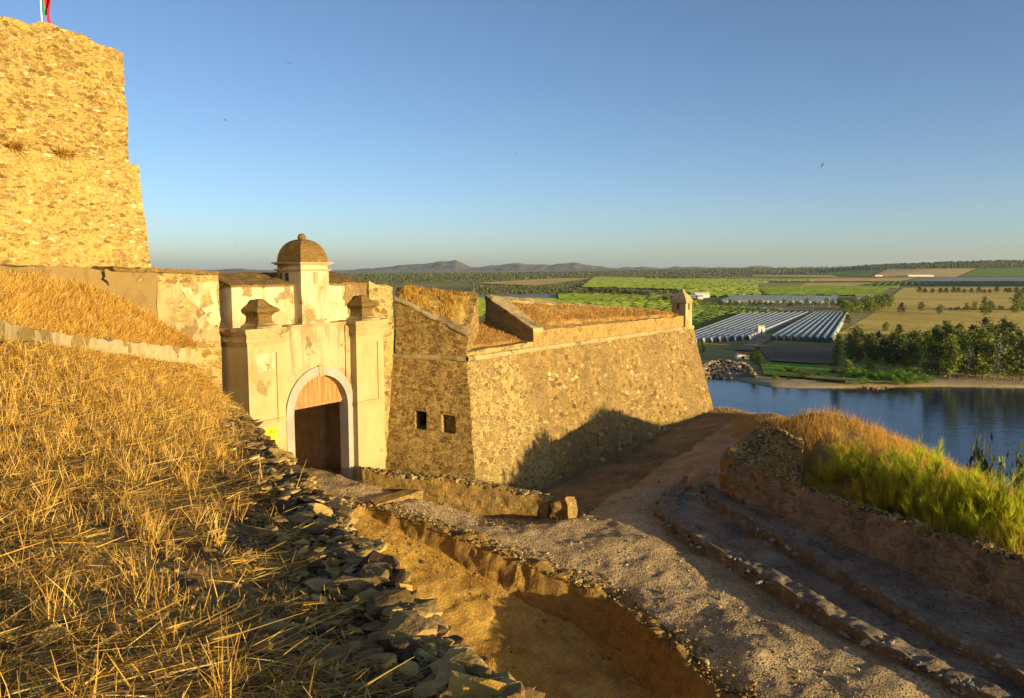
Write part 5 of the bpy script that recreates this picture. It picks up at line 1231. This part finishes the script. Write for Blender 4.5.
# grove, rows from the back to the water side
front = [(928, 376, 36, 'euc2'), (938, 377, 28, 'euc1'), (949, 379, 39, 'euc2'), (957, 378, 43, 'euc2'), (966, 379, 30, 'grey'), (983, 380, 42, 'euc2'), (975, 378, 34, 'euc1'), (993, 380, 38, 'grey'), (1005, 380, 31, 'euc2'), (1013, 380, 38, 'euc1'), (1021, 380, 35, 'grey'), (1034, 381, 40, 'euc2')]
fl_ = {'euc2': 'light green slender pale trunked tree in the front row of the riverside grove', 'euc1': 'olive green bare stemmed tree in the front row of the riverside grove', 'grey': 'silvery grey foliaged tree in the front row of the riverside grove'}
for u, v, h, k in front: treepx(k, u, v, h, fl_[k], 'front row trees of the riverside grove', 1.15)
for i in range(88):
    t = r.uniform(0, 1); u = r.uniform(846, 1050); vb = np.interp(u, [840, 900, 930, 1060], [363, 369, 374, 375]); v = vb-(vb-np.interp(u, [840, 900, 1060], [348, 347, 350]))*t
    k = ['euc1', 'euc3', 'euc1', 'oak', 'rnd', 'euc2'][int(r.integers(0, 6))]
    h = r.uniform(18, 29)*np.interp(v, [345, 376], [.78, 1.05])*np.interp(u, [840, 900, 960, 1040], [.85, .95, 1.15, 1.15])
    lb = {'euc1': 'olive green tree massed inside the riverside grove', 'euc3': 'dull olive tree massed inside the riverside grove', 'oak': 'dark rounded tree massed inside the riverside grove', 'rnd': 'broad olive tree massed inside the riverside grove', 'euc2': 'light green tree massed inside the riverside grove'}[k]
    treepx(k, u, v, h, lb, 'trees massed in the riverside grove', 1.3 if k[0] == 'e' else 1.)
treepx('pop', 835, 368, 33, 'pointed poplar tree standing alone at the left end of the riverside grove', None, 1.3)
for u, v, h, k, lb in [(901, 314, 10, 'oak', 'dark upright tree alone in the golden field left of the field pair'), (921, 312, 9, 'rnd', 'small tree in the middle of the golden field nearest the round hedge'), (940, 315, 9, 'rnd', 'round olive tree alone in the golden field above the grove'), (984, 316, 17, 'euc1', 'tall slim tree behind the right half of the grove'), (989, 315, 12, 'rnd', 'rounded tree crowding the tall slim one behind the grove'), (966, 310, 6, 'bush', 'wide low green bush on the hedge line behind the grove'), (975, 310, 7, 'bush', 'taller green bush on the hedge line behind the grove'), (1020, 310, 17, 'rnd', 'big dark tree on the field edge at the right frame side'), (1016, 313, 8, 'bush', 'green bush under the big dark tree at the right side'), (847, 325, 10, 'oak', 'dark bush tree just right of the nearer polytunnels'), (886, 332, 9, 'rnd', 'small tree rising behind the left part of the grove'), (984, 335, 15, 'oak', 'dark tree standing above the grove outline')]:
    treepx(k, u, v, h, lb, None, 1.1)
for i in range(13):
    treepx('rnd' if i % 3 else 'bush', 846+i*3.6+r.uniform(-1, 1), 314-i*.55+r.uniform(-1, 2), r.uniform(9, 14), 'yellow green tree in the clump right of the far polytunnels', 'clump of trees beside the far polytunnels', 1.2)
for i in range(17):
    treepx('oak', 920+i*6.5+r.uniform(-2, 2), 293+r.uniform(-.4, .5), r.uniform(3.5, 5.5), 'dark round tree in the line crossing the large golden field', 'line of dark trees across the golden field', 1.5)
for i in range(26):
    treepx('bush' if i % 2 else 'rnd', 700+i*6+r.uniform(-2, 2), 305.5+r.uniform(-1.2, 1.2), r.uniform(3.5, 6), 'green shrub in the hedge between the long polytunnels and the vineyard', 'hedge shrubs below the long polytunnels', 1.5, name='shrub', cat='shrub')
for i in range(22):
    treepx('oak' if i % 3 else 'rnd', 586+i*3.1+r.uniform(-2, 2), 292+i*.22+r.uniform(-.6, .6), r.uniform(4, 6), 'dark tree in the hedgerow crossing the green vineyards', 'hedgerow trees across the vineyards', 1.5)
for i in range(10):
    treepx('oak' if i % 2 else 'dbush', 664+i*3.6+r.uniform(-1, 1), 300+r.uniform(-1.5, 2), r.uniform(4, 7), 'dark shrub around the pale farm sheds', 'shrubs around the pale farm sheds', 1.4, name='shrub', cat='shrub')
for i in range(20):
    treepx('rnd', 950+i*5+r.uniform(-3, 3), 310.2+r.uniform(-.5, .5), r.uniform(2, 3.6), 'small bush on the hedge line between the golden fields', 'bushes along the hedge line between golden fields', 1.6, name='bush', cat='bush')
for u, v, h, lb in [(757, 364, 14, 'green bush at the right end of the riprap rock heap'), (703, 352, 10, 'green bush half hidden by the bastion edge behind the rock heap'), (848, 374, 13, 'leafy green bush at the left end of the reed bank'), (868, 372, 12, 'leafy green bush in the middle of the reed bank'), (752, 361, 8, 'small green bush beside the larger one at the rock heap')]:
    treepx('bush', u, v, h, lb, None, .9, name='bush', cat='bush')
for i in range(26):
    u = r.uniform(846, 930); treepx('reed', u, r.uniform(376, 384.5)-(2 if u < 860 else 0), r.uniform(5, 9), 'bright green reed clump on the far river bank below the grove', 'reed clumps on the far bank', 1.6, name='reed_clump', cat='reeds')
for i in range(16):
    treepx('bush' if i % 2 else 'dbush', r.uniform(766, 846), r.uniform(370, 380), r.uniform(3, 6), 'low shrub on the grassy far bank left of the reeds', 'low shrubs on the far bank', 1.8, name='shrub', cat='shrub')
# slope shrubs on this side, under the fortress hill
for u, v, Y, h, k, lb in [(976, 483, 62, 2.6, 'dbush', 'dark bush on the near slope between the broom and the river'), (986, 492, 60, 2.4, 'dbush', 'second dark bush lower on the near slope over the river'), (998, 497, 58, 3.2, 'pop', 'slim dark sapling on the near slope against the river'), (1019, 500, 58, 3.4, 'rnd', 'leafy dark tree on the near slope at the right frame edge')]:
    p = PY(u, v, Y); gz = float(ground_z(np.array([p[0]]), np.array([p[1]]))[0]); hh = h+max(0, p[2]-gz); p[2] = gz-.1; tree(k, p, hh, lb, None, h/hh)

# ------------------------------------------------------------------ polytunnels, sheds, rocks, poles, birds
m, nt, b, v = base('polytunnel film', .45, .4)
a = nd(nt, 'ShaderNodeAttribute', attribute_name='tint'); setcol(nt, b, mix(nt, a.outputs['Fac'], (.16, .17, .15), mix(nt, sstep(nt, noise(nt, v, .2, 4.), .4, .65), (.46, .46, .41), (.34, .35, .31))))
M['film'] = m; M['film_end'] = plain_mat('polytunnel dark end', (.10, .10, .08), .8, .3, .6)
def tunnel(p0, p1, w, h, label, group):
    p0, p1 = np.array(p0), np.array(p1); L_ = np.linalg.norm(p1-p0); d = (p1-p0)/L_; s = np.array((d[1], -d[0], 0)); n = max(4, int(L_/5)); k = 9
    V, T = [], []; th = np.linspace(0, np.pi, k)
    for i in range(3*n+1):
        t = i/(3*n); hoop = (i % 3 == 0); q = 1.0 if hoop else .96
        for x in th: V.append(p0+(p1-p0)*t+s*math.cos(x)*w*.5*q+np.array((0, 0, h*math.sin(x)**.8*q))); T.append(0. if hoop else 1.)
    i = (np.arange(3*n)[:, None]*k+np.arange(k-1)[None]).ravel(); Lq = np.stack([i, i+1, i+k+1, i+k], -1).ravel()
    e = empty('polytunnel', p0, label, 'polytunnel', group)
    mk('film_cover', (np.array(V), Lq, np.full(len(i), 4), np.array(T)), M['film'], e, True)
    for j, off in ((0, .3), (3*n, -.3)):
        Q = np.array(V[j*k:(j+1)*k])*1.0+d*off; mk('end_opening', (Q, np.arange(k), np.array([k])), M['film_end'], e)
    return e
def tcluster(fl_, fr_, br_, bl_, n, h, label, group):
    A_, B_, C_, D_ = [hit(*q) for q in (fl_, fr_, br_, bl_)]
    for q in (A_, B_, C_, D_): q[2] = ZP+.1
    w = np.linalg.norm(np.cross((C_-B_)/np.linalg.norm(C_-B_), B_-A_))/n
    for i in range(n):
        t = (i+.5)/n; tunnel(A_+(B_-A_)*t, D_+(C_-D_)*t, w*.76, h, label, group)
A1, B1_, C1_, D1_ = [hit(*q) for q in ((664, 347), (751, 340), (811, 314), (741, 316))]
tcluster((664, 346), (751, 340), (811, 314), (741, 315.5), 11, 3.0, 'long white polytunnel in the broad cluster beside the bastion tip', 'broad cluster of white polytunnels')
tcluster((768, 340), (834, 343), (849, 314), (814, 314), 9, 3.1, 'long white polytunnel in the block right of the pump house', 'block of polytunnels right of the pump house')
tcluster((850, 303.5), (880, 303.5), (890, 298), (862, 298), 6, 4.2, 'short white polytunnel at the edge of the golden field', 'small block of far polytunnels')
tcluster((720, 302.5), (733, 297), (838, 298), (836, 303.5), 6, 4., 'very long pale polytunnel in the flat strip behind the hedge', 'strip of long polytunnels behind the hedge')
M['white_wall'] = plain_mat('farm white wall', (.68, .62, .5), .9, .2, .8); M['tin'] = plain_mat('pale tin roof', (.55, .55, .55), .6, .25, .6); M['tile'] = plain_mat('red roof', (.34, .11, .07), .8, .25, .8); M['dark'] = plain_mat('dark opening', (.03, .025, .02), .9, 0)
M['bluetin'] = plain_mat('bluish tin roof', (.36, .42, .48), .6, .2, .4)
def shed(u, v, w, d, h, rh, roof, label, name='farm_shed', yaw=0.):
    p = hit(u, v); p[2] = float(zfar(np.array(p[0]), np.array(p[1])))-.1
    ax = np.array((math.cos(yaw), math.sin(yaw), 0)); ay = np.array((-ax[1], ax[0], 0)); o = p-ax*w/2
    e = empty(name, p, label, 'building')
    bo = [o, o+ax*w, o+ax*w+ay*d, o+ay*d]; z = np.array((0, 0, h))
    mk('walls', (np.array(bo+[q+z for q in bo]), np.array([0, 1, 5, 4, 1, 2, 6, 5, 2, 3, 7, 6, 3, 0, 4, 7]), np.full(4, 4)), M['white_wall'], e)
    ov = .25; a_, b__ = o-ax*ov-ay*ov+z*1.0, o+ax*(w+ov)-ay*ov+z; c_, d_ = b__+ay*(d+2*ov), a_+ay*(d+2*ov); r1, r2 = (a_+d_)/2+(0, 0, rh), (b__+c_)/2+(0, 0, rh)
    mk('roof', (np.array([a_, b__, c_, d_, r1, r2]), np.array([0, 1, 5, 4, 2, 3, 4, 5, 0, 4, 3, 1, 2, 5, 3, 2, 1, 0]), np.array([4, 4, 3, 3, 4])), roof, e)
    q = o+ax*w*.4-ay*.04; mk('door', (np.array([q, q+ax*min(w*.22, 3), q+ax*min(w*.22, 3)+z*.7, q+z*.7]), np.arange(4), np.array([4])), M['dark'], e)
    return e
shed(694, 299.5, 26, 12, 4, 2.5, M['bluetin'], 'bluish roofed farm shed just right of the sentry box')
shed(702.5, 297.8, 22, 12, 5, 3, M['white_wall'], 'white farm shed with pale roof among the green vineyards')
shed(743, 359, 6.2, 4, 2.2, .9, M['tile'], 'little red roofed hut above the riprap rock heap', 'hut')
shed(761.5, 335, 4.3, 4, 5.6, .8, M['white_wall'], 'narrow cream pump house standing between the two polytunnel blocks', 'pump_house')
shed(921, 277, 120, 30, 7, 5, M['tin'], 'long white farm warehouse at the foot of the tan hillside field', 'warehouse')
shed(908, 276.8, 80, 30, 6, 4, M['bluetin'], 'low blue roofed warehouse left of the long white one', 'warehouse')
shed(879, 276.8, 34, 24, 8, 5, M['tile'], 'red roofed farmhouse at the left corner of the tan hillside field', 'farmhouse')
# riprap
r = np.random.default_rng(341); P = []
for k in range(520):
    u = r.uniform(700, 756); t = r.uniform(0, 1); v = np.interp(u, [700, 712, 735, 756], [378, 377.5, 378.5, 379])-t*np.interp(u, [700, 720, 745, 756], [16, 20, 19, 6])
    p = PZ(u, v+2.5*t, ZW+.3+2.6*t); P.append(p)
P = np.array(P); tag(mk('rock_heap', stones(P, r.uniform(.45, 1.25, len(P)), (.6, 1.), .3, 342), tint_mat('riprap rock', [(0., (.10, .075, .045)), (.5, (.20, .15, .095)), (1., (.33, .26, .17))], 0, .9), None, False, P.mean(0)), 'heap of grey riprap boulders on the far bank beside the bastion edge', 'rock heap')
P = np.array([PZ(u, v, ZW+.1) for u, v in [(797+r.uniform(-7, 9), 386.3+r.uniform(-.7, .7)) for k in range(20)]+[(875+r.uniform(-10, 13), 388+r.uniform(-.8, .8)) for k in range(36)]])
tag(mk('shore_stones', stones(P, r.uniform(.25, .7, len(P)), (.5, .9), .3, 343), M['pebble']), kind='stuff')
M['polew'] = plain_mat('pole grey', (.5, .48, .44), .8, .1)
for u, v, h, lb in ((756.8, 292.5, 8, 'thin pale utility pole in the vineyards above the long polytunnels'), (801, 293, 6, 'thin utility pole behind the long polytunnel strip'), (829, 308, 10, 'thin utility pole at the right end of the long polytunnels'), (813, 314, 9, 'thin utility pole at the back of the right polytunnel block')):
    p = hit(u, v); hh = h/F*np.linalg.norm(p); e = empty('utility_pole', p, lb, 'pole'); mk('post', tube([p, p+(0, 0, hh)], [.2, .15], 6), M['polew'], e); mk('crossarm', tube([p+(-1.2, 0, hh*.93), p+(1.2, 0, hh*.93)], .12, 4), M['polew'], e)
M['feather'] = plain_mat('dark plumage', (.035, .03, .03), .8, .1)
def bird(u, v, Y, span, roll, yaw, lb):
    p = PY(u, v, Y); V = []; L_ = []; S_ = []
    b_ = lathe((0, 0, 0), [(.001, -.22), (.03, -.16), (.055, -.03), (.05, .08), (.025, .16), (.002, .2)], 8)
    B = b_[0][:, [0, 2, 1]]
    gs = [(B, b_[1], b_[2])]
    for s in (-1, 1):
        w = np.array([(0, .06, .02), (0, -.06, .02), (s*.25, -.02, .11), (s*.25, .09, .11), (s*.5, -.14, .03), (s*.46, -.04, .04)])
        top = w+(0, 0, .012); Vw = np.concatenate([w, top]); q = [0, 1, 2, 3, 3, 2, 4, 5, 9, 8, 7, 6, 11, 10, 8, 9, 0, 3, 9, 6, 3, 5, 11, 9, 1, 7, 8, 2, 2, 8, 10, 4, 5, 4, 10, 11]
        gs.append((Vw, np.array(q), np.full(9, 4)))
    tl_ = np.array([(0, -.18, 0), (-.07, -.33, 0), (.07, -.33, 0), (0, -.18, .01), (-.07, -.33, .01), (.07, -.33, .01)]); gs.append((tl_, np.array([0, 1, 2, 5, 4, 3, 0, 3, 4, 1, 1, 4, 5, 2, 2, 5, 3, 0]), np.array([3, 3, 4, 4, 4])))
    g = join(*gs); c, s = math.cos(yaw), math.sin(yaw); cr, sr = math.cos(roll), math.sin(roll)
    V = g[0]*span; V = np.stack([V[:, 0]*cr-V[:, 2]*sr, V[:, 1], V[:, 0]*sr+V[:, 2]*cr], -1); V = np.stack([V[:, 0]*c-V[:, 1]*s, V[:, 0]*s+V[:, 1]*c, V[:, 2]], -1)
    tag(mk('bird', (V+p, g[1], g[2]), M['feather'], None, False, p), lb, 'bird', 'birds in the sky')
for a_ in ((289, 63, 70, .55, .2, .4, 'small dark bird high in the sky right of the tower top'), (225, 120, 80, .5, -.3, 1.2, 'small dark bird in the sky right of the tower middle'), (235.5, 245.5, 60, .45, .1, .2, 'small dark bird low above the attic left of the domed turret'), (515.5, 154, 90, .45, .5, .9, 'tiny bird in the open sky over the bastion parapet'), (822.5, 165, 70, .6, .9, .5, 'dark bird banking in the sky over the far greenhouses')): bird(*a_)

# ------------------------------------------------------------------ air
hm = bpy.data.materials.new('hazy air'); hm.use_nodes = True; nt = hm.node_tree; nt.nodes.remove(nt.nodes['Principled BSDF'])
pv = nd(nt, 'ShaderNodeVolumePrincipled', {'Color': (.62, .80, 1., 1), 'Density': 2.0e-5, 'Anisotropy': .2}); nt.links.new(pv.outputs[0], nt.nodes['Material Output'].inputs['Volume'])
x0, x1, y0, y1, z0, z1 = -36000., 40000., -1500., 36000., -75., 300.
V = np.array([(x, y, z) for z in (z0, z1) for y in (y0, y1) for x in (x0, x1)])
L_ = np.array([0, 2, 3, 1, 4, 5, 7, 6, 0, 1, 5, 4, 2, 6, 7, 3, 0, 4, 6, 2, 1, 3, 7, 5])
tag(mk('haze', (V, L_, np.full(6, 4)), hm, None, False, (0, 0, 0)), kind='stuff')
